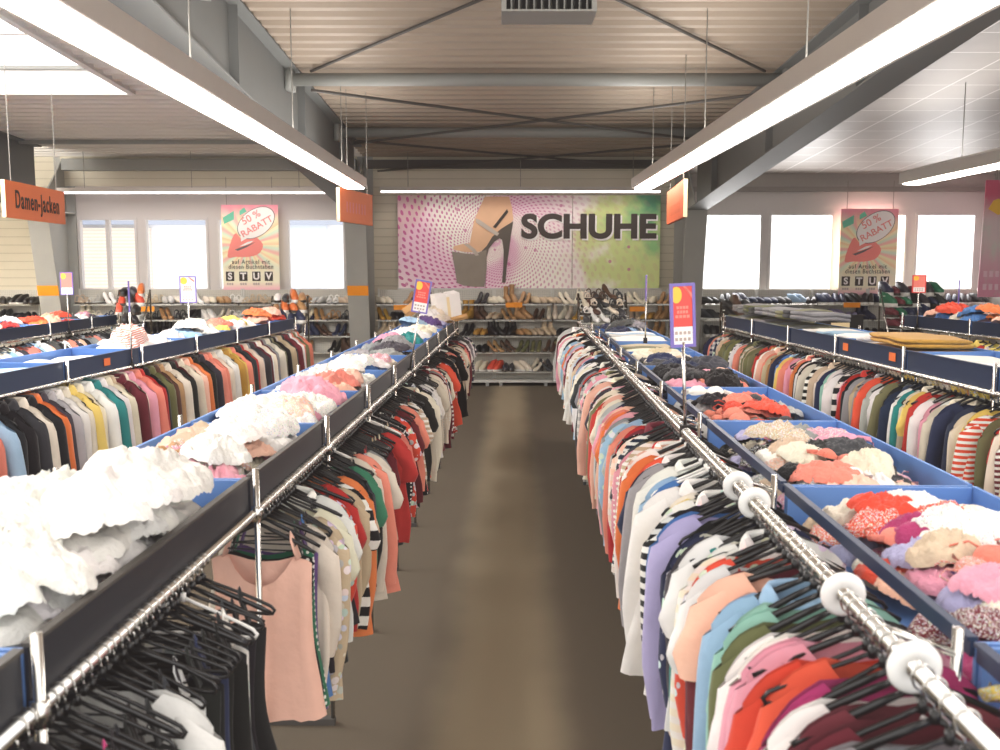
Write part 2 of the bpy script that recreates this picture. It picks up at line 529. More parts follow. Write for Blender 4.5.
for xc, lab in ((-7.95, 'beside the black shoes'), (-2.5, 'beside the shoe sign')):
    yy = lambda z: 17.12 - (z / 3.16) * .62
    z0, z1 = wz(296) + .03, wz(286.5) + .03
    mb = MB().hexa([(xc - .185, yy(z0) - .012, z0), (xc + .185, yy(z0) - .012, z0), (xc + .185, yy(z0) - .002, z0), (xc - .185, yy(z0) - .002, z0)],
                   [(xc - .185, yy(z1) - .012, z1), (xc + .185, yy(z1) - .012, z1), (xc + .185, yy(z1) - .002, z1), (xc - .185, yy(z1) - .002, z1)])
    tag(mb.obj('orange_marker', M['orangeband']), 'plain orange band wrapped round the grey column ' + lab, 'sign')

# purlins (tubes), eaves beam and rod bracing
PUR = [4.77, 8.07, 11.37, 14.6]
for i, yy in enumerate(PUR):
    zc = deck_z(yy) - .13
    mb = MB(); mb.tube([(-2.45, yy, zc), (3.33, yy, zc)], .075, 12)
    mb.box((-2.48, yy - .12, zc - .13), (-2.40, yy + .12, zc + .13)); mb.box((3.28, yy - .12, zc - .13), (3.36, yy + .12, zc + .13))
    struct(mb, 'purlin_beam', M['steel'], 'round grey steel purlin across the aisle bay', True)
mb = MB().box((-2.4, D - .25, deck_z(D) - .22), (3.3, D - .06, deck_z(D) - .08)); struct(mb, 'purlin_beam', M['dark'], 'dark eaves beam above the sign')
mb = MB().box((-7.9, D - .25, deck_z(D) - .26), (-2.6, D - .06, deck_z(D) - .06)); struct(mb, 'purlin_beam', M['steel'], 'grey eaves beam above the windows')
mb = MB().box((-7.9, 15.9, deck_z(15.9) - .07), (-2.6, 15.98, deck_z(15.9) - .01)); struct(mb, 'purlin_beam', M['steel'], 'thin purlin in the pale bay')
def rod(a, b_, label):
    tag(MB().tube([a, b_], .018, 6).obj('brace_rod', M['dark']), label, 'rod')
for (ya, yb, w) in ((4.77, 11.37, 'beside the ventilation box'), (11.37, 14.6, 'in the middle cross between purlins'), (14.6, 17.4, 'in the cross above the shoe sign')):
    dz_ = .035 if ya < 5 else .25
    za, zb = deck_z(ya) - dz_, deck_z(yb) - dz_
    rod((-2.2, ya, za), (3.08, yb, zb), 'dark bracing rod ' + w + ', far end by the tiles')
    rod((3.08, ya, za - (0 if ya < 5 else .04)), (-2.2, yb, zb - (0 if ya < 5 else .04)), 'dark bracing rod ' + w + ', far end by the skylight')

# ------------------------------------------------------------------ lamps
def wire(pts, label, group, parent=None, name='suspension_wire'):
    o = MB().tube(pts, .006, 5).obj(name, M['wire'], parent)
    return o

def long_lamp(xc, y0, y1, z, label, roof, ws=()):
    r = empty('pendant_lamp', (xc, (y0 + y1) / 2, z)); tag(r, label, 'lamp')
    h = (y1 - y0) / 2
    mb = MB(); mb.rings([[(-.16, s, .0), (-.16, s, .13), (-.10, s, .165), (.10, s, .165), (.16, s, .13), (.16, s, .0), (.15, s, 0), (0, s, .02), (-.15, s, 0)] for s in (-h, h)])
    mb.obj('housing', M['lamp_body'], r)
    mb = MB(); mb.rings([[(-.125, s, .0), (-.11, s, -.012), (0, s, -.014), (.11, s, -.012), (.125, s, .0), (0, s, .015)] for s in (-h + .03, h - .03)])
    mb.obj('diffuser', M['lamp_glow'], r)
    for w in ws:
        wire([(0, w - (y0 + y1) / 2, .16), (0, w - (y0 + y1) / 2, roof(w) - z)], None, None, r)
    return r
LZ = CAM_H + 1.1
long_lamp(-1.96, .5, 13.1, LZ, 'long white strip lamp beside the skylit bay, hung on thin wires', deck_z, (6.2, 9.2, 12.4))
long_lamp(1.94, .5, 13.1, LZ, 'long white strip lamp on the side of the tiled ceiling', deck_z, (6.2, 9.2, 12.3))
long_lamp(5.2, 2.0, 12.2, LZ - .02, 'long strip lamp hung under the suspended tile ceiling', tile_z, (6.0, 10.9))
def thin_lamp(p0, p1, py, y, label):
    a, b_ = aty(p0, py, y), aty(p1, py, y)
    r = empty('batten_lamp', ((a.x + b_.x) / 2, y, a.z)); tag(r, label, 'lamp'); h = (b_.x - a.x) / 2
    MB().box((-h, -.05, .0), (h, .05, .07)).obj('housing', M['lamp_body'], r)
    MB().box((-h + .02, -.045, -.026), (h - .02, .045, 0)).obj('diffuser', M['lamp_glow2'], r)
    l = bpy.data.lights.new('batten_light', 'AREA'); l.shape = 'RECTANGLE'; l.size = 2 * h; l.size_y = .08; l.energy = 22; l.color = (1, .95, .88)
    lo = bpy.data.objects.new('batten_light', l); C.objects.link(lo); lo.location = (r.location.x, y, a.z - .03); lo.rotation_euler = (-.25, 0, 0)
    for s in (-.8, 0, .8):
        wire([(s * h, 0, .07), (s * h, 0, deck_z(y) - a.z - .01)], None, None, r)
thin_lamp(58, 326, 192, 17.0, 'thin strip lamp along the wall above the pale windows')
thin_lamp(380, 661, 191, 17.0, 'thin strip lamp along the wall above the shoe sign')

# ventilation grille box
p = aty(549, 12, 6.0)
v = empty('ceiling_vent', (p.x, 6.0, p.z)); tag(v, 'grey ventilation box with dark slanted louvres under the roof', 'vent')
mb = MB(); w = .29
mb.box((-w, -.02, 0), (w, .3, .012)); mb.box((-w, -.02, .33), (w, .3, .35)); mb.box((-w, -.02, .012), (-w + .03, .3, .33)); mb.box((w - .03, -.02, .012), (w, .3, .33))
mb.obj('casing', M['colgrey'], v)
MB().box((-w + .03, .1, .012), (w - .03, .11, .33)).obj('backing', M['black'], v)
mb = MB()
for i in range(11):
    xx = -w + .06 + i * .046
    mb.hexa([(xx - .004, -.01, .012), (xx + .004, -.01, .012), (xx + .024, .08, .012), (xx + .016, .08, .012)], [(xx - .004, -.01, .33), (xx + .004, -.01, .33), (xx + .024, .08, .33), (xx + .016, .08, .33)])
mb.obj('louvre', M['steel'], v)
for s in (-.27, .27):
    wire([(s, .15, .35), (s, .15, deck_z(6.15) - p.z)], None, None, v, 'hanging_rod')

# hanging orange department signs
def hang_sign(x0, y0, x1, y1, z0, z1, body, label, roof=deck_z):
    r = empty('hanging_sign', (x0, y0, z0), math.atan2(y1 - y0, x1 - x0)); tag(r, label, 'sign')
    L = math.hypot(x1 - x0, y1 - y0); h = z1 - z0
    MB().box((0, -.02, 0), (L, .02, h)).obj('board', M['orange'], r)
    MB().box((-.008, -.021, 0), (-.0005, .021, h)).obj('board_edge', M['cream'], r)
    for s in (.12 * L, .88 * L):
        wire([(s, 0, h), (s, 0, roof(y0 + s) - z0)], None, None, r)
    return r, L, h
r, L, h = hang_sign(-5.46, 10.6, -5.58, 12.3, CAM_H + .58, CAM_H + .99, 'Damen-Jacken', 'orange sign reading Damen-Jacken, hung on wires in the skylit bay')
text('Damen-Jacken', .285, M['ink'], r, (L / 2 + .02, -.024, h / 2), bold=.003, sx=.66, spacing=1.17)
r, L, h = hang_sign(-1.93, 11.5, -1.70, 12.7, CAM_H + .58, CAM_H + .98, '', 'faded orange sign at the end of the strip lamp by the column')
mb = MB()
for i in range(7): mb.box((.22 + i * .11, -.023, .12), (.265 + i * .11, -.021, .25))
mb.obj('faded_print', M['redlight'], r)
M['orange_keep'] = M['orange']; M['orange'] = mat('sign_deep_orange', '#d8602c', .6, 0, .04, 5)
r, L, h = hang_sign(2.03, 10.55, 2.17, 12.4, CAM_H + .58, CAM_H + .99, '', 'orange sign hung by the green side of the shoe sign')
mb = MB()
for i in range(11): mb.box((.35 + i * .11, .021, .08), (.385 + i * .11, .023, .2))
mb.obj('faded_print', mat('faded_brown', '#c0633a', .6), r)
M['orange'] = M['orange_keep']
# ================================================================== SHOE SIGN
SY = 17.5
def sx_(px): return aty(px, 243, SY).x
def sz_(py): return aty(529, py, SY).z
sign_c = Vector((sx_(529), SY, sz_(243)))
sign = empty('shoe_sign', sign_c)
tag(sign, 'wide pink and green wall sign with a platform sandal and the word SCHUHE', 'sign')
SC = (sx_(661) - sx_(398)) / 263.0           # metres per pixel on the sign
def S(px, py): return ((px - 529) * SC, (243 - py) * SC)
m, nt, b = new_mat('sign_print'); k = NB(nt)
tc = k.coord(); x, y, z = k.xyz(tc)
n1 = k.noise(tc, 1.6, 5); n2 = k.noise(tc, 2.6, 4)
base = lin('#f3ece2')
# greens: strong on the far half, lime in between
gx = k.math('ADD', k.ss(x, -.3, 2.6), k.math('MULTIPLY', k.math('SUBTRACT', n1, .5), 1.6))
col = k.mix(k.ss(gx, .30, .62), base, lin('#cfd98f'))
col = k.mix(k.ss(k.math('ADD', gx, k.math('MULTIPLY', z, .25)), .75, 1.15), col, lin('#8cc07e'))
col = k.mix(k.ss(k.math('ADD', gx, k.math('MULTIPLY', z, .5)), 1.15, 1.5), col, lin('#4f8f6c'))
# lime corner on the other end
lx = k.math('ADD', k.math('ADD', k.math('MULTIPLY', x, -1), k.math('MULTIPLY', z, .6)), k.math('MULTIPLY', k.math('SUBTRACT', n2, .5), .9))
col = k.mix(k.ss(lx, 2.15, 2.6), col, lin('#b5c97c'))
# pink wash + log-polar dots round the shoe
ox, oz = -.55, .05
dx = k.math('SUBTRACT', x, ox); dz = k.math('SUBTRACT', z, oz)
r = k.math('SQRT', k.math('ADD', k.math('MULTIPLY', dx, dx), k.math('MULTIPLY', dz, dz)))
lr = k.math('LOGARITHM', k.math('ADD', r, .02), math.e)
th = k.math('ARCTAN2', dz, dx)
def dots(N, tw, R):
    a = k.math('ADD', k.math('MULTIPLY', th, N / (2 * PI)), k.math('MULTIPLY', lr, tw))
    bb = k.math('SUBTRACT', k.math('MULTIPLY', lr, N / (2 * PI)), k.math('MULTIPLY', th, 3 / (2 * PI) * 2))
    fa = k.math('SUBTRACT', k.math('FRACT', a), .5); fb = k.math('SUBTRACT', k.math('FRACT', bb), .5)
    return k.math('LESS_THAN', k.math('ADD', k.math('MULTIPLY', fa, fa), k.math('MULTIPLY', fb, fb)), R * R)
fade = k.math('SUBTRACT', 1, k.ss(x, -.5, 1.5))
pinkw = k.math('MULTIPLY', k.ss(k.math('SINE', k.math('ADD', k.math('MULTIPLY', th, 2), k.math('MULTIPLY', lr, 3))), -.4, 1.0), k.math('MULTIPLY', fade, .7))
col = k.mix(pinkw, col, lin('#dfa3c4'))
col = k.mix(k.math('MULTIPLY', dots(84, 10, .27), k.math('ADD', .10, k.math('MULTIPLY', fade, .80))), col, lin('#bd4a88'))
vv = nt.nodes.new('ShaderNodeTexVoronoi'); vv.inputs['Scale'].default_value = 4.2; nt.links.new(tc, vv.inputs['Vector'])
col = k.mix(k.math('MULTIPLY', k.math('LESS_THAN', vv.outputs['Distance'], .13), .75), col, lin('#c2608f'))
nt.links.new(col, b.inputs['Base Color']); b.inputs['Roughness'].default_value = .5
for a, b_ in ((398, 485), (485.6, 572), (572.6, 660)):
    x0, z0 = S(a, 288); x1, z1 = S(b_, 196)
    MB().box((x0, 0, z0), (x1, .03, z1)).obj('panel', m, sign)
x0, z0 = S(397, 289.2); x1, z1 = S(661, 288)
MB().box((x0, -.015, z0), (x1, .03, z1)).obj('ledge', M['frame'], sign)
def Z(pts):                                     # crop coordinates (390,190 at x7.14) -> sign plane
    return [S(390 + a / 7.14, 190 + c / 7.14) for a, c in pts]
def flat(name, pts, mm, off):
    return MB().prism(Z(pts), -off, -off + .003).obj(name, mm, sign)
flat('printed_foot', [(678, 52), (850, 52), (872, 130), (880, 215), (860, 240), (780, 290), (730, 370), (690, 420), (640, 440), (590, 445), (520, 440), (450, 425), (455, 400), (520, 385), (570, 380), (600, 220), (650, 110)], M['skin'], .006)
flat('printed_heel', [(880, 225), (862, 330), (850, 430), (832, 560), (825, 660), (800, 662), (808, 560), (812, 430), (800, 355), (780, 345), (745, 370), (705, 420), (690, 480), (678, 640), (640, 560), (650, 440), (690, 400), (730, 335), (790, 280)], M['platformdark'], .010)
flat('printed_platform', [(440, 438), (520, 450), (600, 458), (690, 425), (690, 560), (672, 690), (600, 690), (520, 680), (476, 660), (462, 560)], M['platform'], .013)
flat('printed_strap', [(612, 205), (640, 215), (780, 310), (765, 330), (690, 285), (615, 235)], M['silver'], .016)
flat('printed_strap', [(525, 385), (560, 385), (610, 425), (635, 465), (612, 470), (580, 430)], M['silver'], .016)
flat('printed_strap', [(735, 265), (835, 140), (845, 160), (755, 275)], M['ink'], .016)
lt = text('SCHUHE', 1, M['ink'], sign, (0, -.012, 0), bold=.04, name='lettering')
bpy.context.view_layer.update()
w_, h_ = lt.dimensions.x, lt.dimensions.y
x0, z0 = S(521, 240); x1, z1 = S(656, 215.5)
s_ = (z1 - z0) / .76
lt.scale = ((x1 - x0) / w_, s_, 1)
lt.location = ((x0 + x1) / 2, -.014, (z0 + z1) / 2)
l2 = lt.copy(); l2.data = lt.data.copy(); l2.data.materials.clear(); l2.data.materials.append(M['paper']); C.objects.link(l2); l2.name = 'lettering_shadow'
l2.location = (lt.location.x + .03, -.009, lt.location.z - .03)

# ================================================================== RABATT POSTERS
def burst(name):
    m, nt, b = new_mat(name); k = NB(nt); tc = k.coord(); x, y, z = k.xyz(tc)
    th = k.math('ARCTAN2', k.math('SUBTRACT', z, .05), k.math('ADD', x, .05))
    fr = k.math('FRACT', k.math('MULTIPLY', th, 11 / (2 * PI)))
    cr = nt.nodes.new('ShaderNodeValToRGB'); nt.links.new(fr, cr.inputs[0]); cr.color_ramp.interpolation = 'EASE'
    e = cr.color_ramp.elements
    e[0].position = 0; e[0].color = (*lin('#f8d3a4'), 1); e[1].position = .95; e[1].color = (*lin('#f7ecc4'), 1)
    for p, c in ((.3, '#f7ebbf'), (.5, '#f6bcae'), (.75, '#dcead0')):
        q = e.new(p); q.color = (*lin(c), 1)
    col = cr.outputs[0]
    col = k.mix(k.ss(z, .38, .82), col, lin('#ee8fa2'))
    col = k.mix(k.ss(k.math('MULTIPLY', z, -1), .15, .5), col, lin('#f3ecd0'))
    col = k.mix(k.ss(k.math('MULTIPLY', z, -1), .6, .8), col, lin('#f0b0bf'))
    nt.links.new(col, b.inputs['Base Color']); b.inputs['Roughness'].default_value = .5
    return m
POST_M = burst('poster_print')
greenm = mat('poster_green', '#6fbfa0', .6)
def rabatt(px0, px1, py0, py1, y, label):
    c = aty((px0 + px1) / 2, (py0 + py1) / 2, y)
    hw = (aty(px1, py0, y).x - aty(px0, py0, y).x) / 2; hh = (aty(px0, py0, y).z - aty(px0, py1, y).z) / 2
    r = empty('discount_poster', c); tag(r, label, 'poster')
    MB().box((-hw, 0, -hh), (hw, .008, hh)).obj('sheet', POST_M, r)
    q = lambda u, v: (u * hw, v * hh)       # -1..1
    def fl(name, pts, mm, off): return MB().prism([q(*p) for p in pts], -off, -off + .002).obj(name, mm, r)
    fl('green_flash', [(-.95, .70), (-.55, .86), (-.55, .66), (-.9, .55)], greenm, .003)
    fl('green_flash', [(-.35, .86), (-.18, .94), (-.1, .84), (-.35, .75)], greenm, .003)
    lips = [(-.82, -.20), (-.55, .32), (-.30, .20), (-.05, .22), (.2, .24), (.42, .10), (.42, -.02), (.25, -.16), (-.1, -.22), (-.5, -.22)]
    sm = []
    for q_ in range(len(lips)):
        p0, p1, p2, p3 = (lips[(q_ + d_) % len(lips)] for d_ in (-1, 0, 1, 2))
        for t in (0, .25, .5, .75):
            sm.append(tuple(.5 * (2 * p1[a] + (p2[a] - p0[a]) * t + (2 * p0[a] - 5 * p1[a] + 4 * p2[a] - p3[a]) * t * t + (3 * p1[a] - p0[a] - 3 * p2[a] + p3[a]) * t ** 3) for a in (0, 1)))
    fl('printed_lips', sm, M['lips'], .004)
    fl('printed_teeth', [(-.40, .02), (-.1, .13), (.12, .16), (.0, .10), (-.2, .05)], M['paper'], .0045)
    fl('mouth_line', [(-.55, -.05), (-.1, .06), (.18, .13), (-.15, -.0), (-.45, -.08)], M['outline'], .005)
    el = lambda s: [(.22 + s * (.70 * math.cos(t) * .95 - .05 * math.sin(t)), .58 + s * (.335 * math.sin(t) + .18 * math.cos(t))) for t in [2 * PI * i / 40 for i in range(40)]]
    fl('speech_bubble_outline', el(1.0), M['outline'], .006)
    fl('speech_bubble_tail', [(-.35, .36), (-.32, .14), (-.05, .24)], M['paper'], .0065)
    fl('speech_bubble', el(.965), M['paper'], .007)
    ra = (PI / 2, -.50, 0)
    text('50 %', .18, M['pinktext'], r, (*[q(.05, 0)[0]], -.011, q(0, .70)[1]), ra, .0015, 1.05)
    text('RABATT', .165, M['pinktext'], r, (q(.25, 0)[0], -.011, q(0, .49)[1]), ra, .0015, 1.05)
    text('auf Artikel mit', .115, M['ink'], r, (0, -.006, q(0, -.34)[1]), bold=0, sx=.85, spacing=1.18)
    text('diesen Buchstaben', .115, M['ink'], r, (0, -.006, q(0, -.455)[1]), bold=0, sx=.8, spacing=1.18)
    for ch, u in zip('STUV', (-.75, -.28, .18, .62)):
        cx, cz = q(u, -.68)
        bx = MB().box((cx - .075, -.005, cz - .085), (cx + .075, -.002, cz + .085)).obj('letter_box', M['ink'], r)
        text(ch, .17, M['paper'], r, (cx, -.008, cz - .003), bold=.006)
        mb = MB()
        for i in range(3): mb.box((cx - .06 + i * .042, -.004, cz - .16), (cx - .03 + i * .042, -.002, cz - .12))
        mb.obj('faint_print', M['greytext'], r)
    for s in (-.8, .8):
        wire([(s * hw, 0, hh), (s * hw, 0, hh + .5)], None, None, r)
rabatt(222, 279, 205, 290, 17.45, '50 % RABATT poster with red lips hung before the windows of the skylit bay')
rabatt(839.5, 897, 209, 295, 17.45, '50 % RABATT poster with red lips hung before windows under the tiled ceiling')
# partly visible pink poster at the edge
a, b_ = aty(985, 180, 16.2), aty(983, 297, 16.2)
r = empty('pink_poster', (a.x, 16.2, b_.z)); tag(r, 'tall pink poster hanging beside the last window, cut off by the picture edge', 'poster')
m, nt, b = new_mat('pink_poster_print'); k = NB(nt); tc = k.coord(); x, y, z = k.xyz(tc)
H = a.z - b_.z
col = k.mix(k.ss(z, .1, H * .55), lin('#e79bb4'), lin('#e6cfd0'))
col = k.mix(k.ss(z, H * .62, H * .9), col, lin('#d8607c'))
col = k.mix(k.math('MULTIPLY', k.ss(k.noise(tc, 3, 3), .5, .7), .5), col, lin('#cfe0cd'))
nt.links.new(col, b.inputs['Base Color']); b.inputs['Roughness'].default_value = .5
MB().hexa([(-.02, 0, 0), (1.0, 0, 0), (1.0, .01, 0), (-.02, .01, 0)], [(.02, 0, H), (1.05, 0, H), (1.05, .01, H), (.02, .01, H)]).obj('sheet', m, r)
MB().prism([(.08, H - .48), (.16, H - .34), (.24, H - .31), (.4, H - .36), (.42, H - .5), (.25, H - .58)], -.006, -.002).obj('yellow_flash', M['yellow'], r)
mb = MB()
for i, (zz, w) in enumerate(((.34, .55), (.12, .75))):
    for j in range(int(w / .09)): mb.box((.06 + j * .1, -.006, zz), (.12 + j * .1, -.002, zz + .1))
mb.obj('pale_print', mat('pale_pink_print', '#f3cdd8', .6), r)
wire([(.2, 0, H), (.2, 0, tile_z(16.2) - b_.z)], None, None, r)

# ================================================================== GARMENT PROTOTYPES
def torso(rng, w=.205, hem=.22, L=.66, th=.03, neck=.1, scoop=.075, slope=.42, amp=.018, nu=32, nv=14, zs=-.066, flare=0.0):
    rows = []; ph = [rng.uniform(0, 6.3) for _ in range(6)]
    lean = rng.uniform(-.02, .02)
    for v in range(nv + 1):
        t = v / nv; ring = []
        for u in range(nu):
            a = 2 * PI * u / nu
            c_, s_ = math.cos(a), math.sin(a)
            cx = math.copysign(abs(c_) ** .75, c_)
            wt = w + (hem - w) * t + flare * t * t - .015 * math.sin(PI * min(1, t * 1.3))
            x = cx * wt
            ax = abs(cx) * w
            ztop = zs - slope * max(0, ax - neck) - 9 * max(0, ax - .14) ** 2
            if ax < neck:
                ztop -= scoop * (1 - (ax / neck) ** 2) * (1 if s_ < 0 else .25)
            z = ztop + (-L - ztop + .012 * math.sin(3 * cx + ph[0])) * t ** 1.05
            tk = th * (.3 + .7 * min(1, t * 5) if ax >= neck * .9 else 1) * (.75 + .6 * t)
            y = tk * s_
            k_ = t ** .8
            y += amp * k_ * math.sin(9 * cx + ph[1] + 1.5 * t) + .6 * amp * k_ * math.sin(17 * cx + ph[2] - t)
            y += amp * .5 * math.sin(5 * t + ph[3]) * t + lean * t
            x += .012 * t * math.sin(6 * t + ph[4])
            ring.append((x, y, z))
        rows.append(ring)
    mb = MB(); mb.rings(rows, cap=False)
    return mb


def sleeve(rng, sx, w=.2, L=.24, r0=.085, r1=.075, th=.4, slope=.42, neck=.1, zs=-.066, out=.05, nu=12):
    n = 5 if L < .35 else 9
    z0 = zs - slope * (w - neck) - .012
    rings = []; ph = rng.uniform(0, 6.3); sway = rng.uniform(-.02, .03)
    for i in range(n + 1):
        t = i / n
        cx = sx * (w - .03 + out * min(1, t * 1.6) - .02 * t * t)
        # centre lowered so that the top of the tube meets the shoulder
        cz = z0 - r0 * .75 - (L - r0 * .5) * t
        r = r0 + (r1 - r0) * t
        ring = []
        for j in range(nu):
            a = 2 * PI * j / nu
            tilt = (1 - t) * .9
            rx = r * (.55 + .2 * (1 - t)); dx = rx * math.cos(a)
            dz = (r * .9 * math.cos(a) * -sx * tilt) * .55
            y = r * th * math.sin(a) + .008 * math.sin(9 * t + ph + 2 * math.cos(a)) * t + sway * t
            ring.append((cx + dx, y, cz + dz))
        rings.append(ring)
    top = [((p[0] * .86 + sx * (w - .05) * .14), p[1] * .3, p[2] + r0 * .62) for p in rings[0]]
    return MB().rings([top] + rings, cap=False)


def collar(rng, r=.075, h=.045, z=-.07):
    rings = []
    for i, (rr, zz) in enumerate(((r * 1.02, z - .03), (r * .92, z + h * .6), (r * .95, z + h), (r * 1.12, z + h * .5), (r * 1.3, z - .02))):
        rings.append([(rr * math.cos(a), rr * .55 * math.sin(a) - .006, zz - (.03 if math.sin(a) < -.6 else 0)) for a in [2 * PI * j / 14 for j in range(14)]])
    return MB().rings(rings, cap=False)


GAR = {}     # kind -> list of prototypes
FP = FAB['plain']
def part(mb, name, parent):
    o = mb.obj(name, FP, parent, True); o['fab'] = 1; return o
def make_garments():
    for s in range(3):
        rng = random.Random(100 + s)
        g = torso(rng, L=.62 + .03 * s).obj('t_shirt', FP, None, True)
        for sx in (-1, 1): part(sleeve(rng, sx, L=.2), 'sleeve', g)
        GAR.setdefault('t_shirt', []).append(proto(g))
        g = torso(rng, w=.2, hem=.24, L=.68 + .04 * s, th=.032, amp=.022).obj('blouse', FP, None, True)
        for sx in (-1, 1): part(sleeve(rng, sx, L=.42 + .08 * s, r1=.06), 'sleeve', g)
        if s == 1: part(collar(rng, .07, .03), 'collar', g)
        GAR.setdefault('blouse', []).append(proto(g))
        g = torso(rng, w=.21, hem=.21, L=.64 + .03 * s, th=.036, amp=.014, neck=.09).obj('pullover', FP, None, True)
        for sx in (-1, 1): part(sleeve(rng, sx, L=.56, r1=.05, th=.5), 'sleeve', g)
        GAR.setdefault('pullover', []).append(proto(g))
        g = torso(rng, w=.17, hem=.2, L=.66 + .05 * s, th=.02, neck=.11, scoop=.11, slope=.2, zs=-.17, amp=.018).obj('camisole', FP, None, True)
        for sx in (-1, 1):
            part(MB().tube([(sx * .125, -.006, -.175), (sx * .105, -.004, -.11), (sx * .1, 0, -.085), (sx * .105, .008, -.11), (sx * .125, .01, -.175)], .011, 6, flat=.4), 'strap', g)
        GAR.setdefault('camisole', []).append(proto(g))
        g = torso(rng, w=.19, hem=.25, L=.95 + .05 * s, th=.03, amp=.028, flare=.02, nv=16).obj('dress', FP, None, True)
        for sx in (-1, 1): part(sleeve(rng, sx, L=.18, r1=.07), 'sleeve', g)
        GAR.setdefault('dress', []).append(proto(g))
        g = torso(rng, w=.225, hem=.235, L=.74 + .05 * s, th=.055, amp=.014, scoop=.16, neck=.085).obj('jacket', FP, None, True)
        for sx in (-1, 1):
            part(sleeve(rng, sx, w=.225, L=.6, r0=.1, r1=.068, th=.62), 'sleeve', g)
            lap = MB().add([(sx * .085, -.05, -.075), (sx * .02, -.075, -.30), (sx * .115, -.082, -.22), (sx * .125, -.07, -.13)], [(0, 1, 2, 3)])
            part(lap, 'lapel', g)
        part(collar(rng, .085, .05), 'collar', g)
        GAR.setdefault('jacket', []).append(proto(g))
make_garments()

# hangers: plastic body, metal hook
def make_hanger(kind):
    mb = MB()
    if kind == 0:       # closed loop with rounded ends
        pts = [(0, 0, -.055)]
        R = [(.03, -.066), (.09, -.090), (.15, -.117), (.185, -.134), (.196, -.147), (.19, -.157), (.175, -.157), (.11, -.150), (.0, -.147)]
        path = [(0, 0, -.052)] + [(a, 0, c) for a, c in R]
        mb.tube(path, .005, 6); mb.tube([(-a, b_, c) for a, b_, c in path], .005, 6)
        mb.tube([(0, 0, -.04), (0, 0, -.062)], .008, 6)
    else:               # broad moulded arms
        path = [(0, 0, -.05), (.05, 0, -.072), (.11, 0, -.100), (.17, 0, -.129), (.195, 0, -.143)]
        for s in (1, -1): mb.tube([(s * a, b_, c) for a, b_, c in path], [.006, .008, .008, .0075, .006], 8, flat=.9)
        mb.tube([(-.13, 0, -.105), (-.12, 0, -.14), (.12, 0, -.14), (.13, 0, -.105)], .003, 5)
        mb.tube([(0, 0, -.036), (0, 0, -.056)], .009, 6)
    o = mb.obj('clothes_hanger', M['plastic'], None, True)
    hp = []
    for i in range(10):
        a = math.radians(-40 + 25.5 * i)
        hp.append((.0185 * math.cos(a), 0, .0185 * math.sin(a)))
    hp += [(-.013, 0, -.018), (-.002, 0, -.026), (0, 0, -.045)]
    MB().tube(hp, .0023, 5).obj('hook', M['chrome'], o, True)
    return proto(o)
HANG = [make_hanger(0), make_hanger(1)]

# size ring
def make_ring():
    rings = []
    prof = [(.016, -.006), (.036, -.007), (.044, -.004), (.046, 0), (.044, .004), (.036, .007), (.016, .006)]
    for j in range(28):
        a = 2 * PI * j / 28
        rings.append([(r * math.cos(a), y, r * math.sin(a)) for r, y in prof])
    rings.append(rings[0])
    return proto(MB().rings(rings, cap=False).obj('size_ring', M['clear'], None, True))
RING = make_ring()

# crumpled cloths
def make_crumple(s):
    n = 36; vs = []; off = Vector((s * 7.3, s * 3.1, 1.7)); rng = random.Random(900 + s)
    asp = rng.uniform(.62, .98); fa = rng.uniform(0, PI)
    for i in range(n + 1):
        for j in range(n + 1):
            u, v = 2 * i / n - 1, 2 * j / n - 1
            x = u * math.sqrt(1 - v * v / 2); y = v * math.sqrt(1 - u * u / 2)
            r2 = min(1, x * x + y * y)
            p = Vector((x, y, 0))
            wv = noise.noise_vector(p * 1.2 + off)
            # long soft folds along a wandering direction
            d = x * math.cos(fa + wv.x * .8) + y * math.sin(fa + wv.y * .8)
            q = p * 1.9 + wv * 1.4 + off
            ridge = max(0, 1 - abs(noise.noise(q)) * 2.6)
            ridge2 = max(0, 1 - abs(noise.noise(q * 1.9 + wv * 2)) * 2.4)
            ridge3 = max(0, 1 - abs(noise.noise(q * 3.7 + off)) * 2.4)
            fold = math.sin(9 * d + 5 * wv.z)
            h = .30 * (1 - r2) ** .5 + (.17 * ridge + .10 * ridge2 + .025 * ridge3 + .03 * fold) * (1 - r2 * .55) - .08
            edge = 1 + .20 * noise.noise(Vector((x * 1.4, y * 1.4, s * 1.7))) + .01 * fold
            vs.append(((x * edge + wv.x * .16), (y * edge * asp + wv.y * .16), max(-.05, h) - .06 * r2 ** 3))
    fs = [(i * (n + 1) + j, (i + 1) * (n + 1) + j, (i + 1) * (n + 1) + j + 1, i * (n + 1) + j + 1) for i in range(n) for j in range(n)]
    return proto(MB().add(vs, fs).obj('crumpled_garment', FP, None, True))
CRUMP = [make_crumple(s) for s in range(10)]

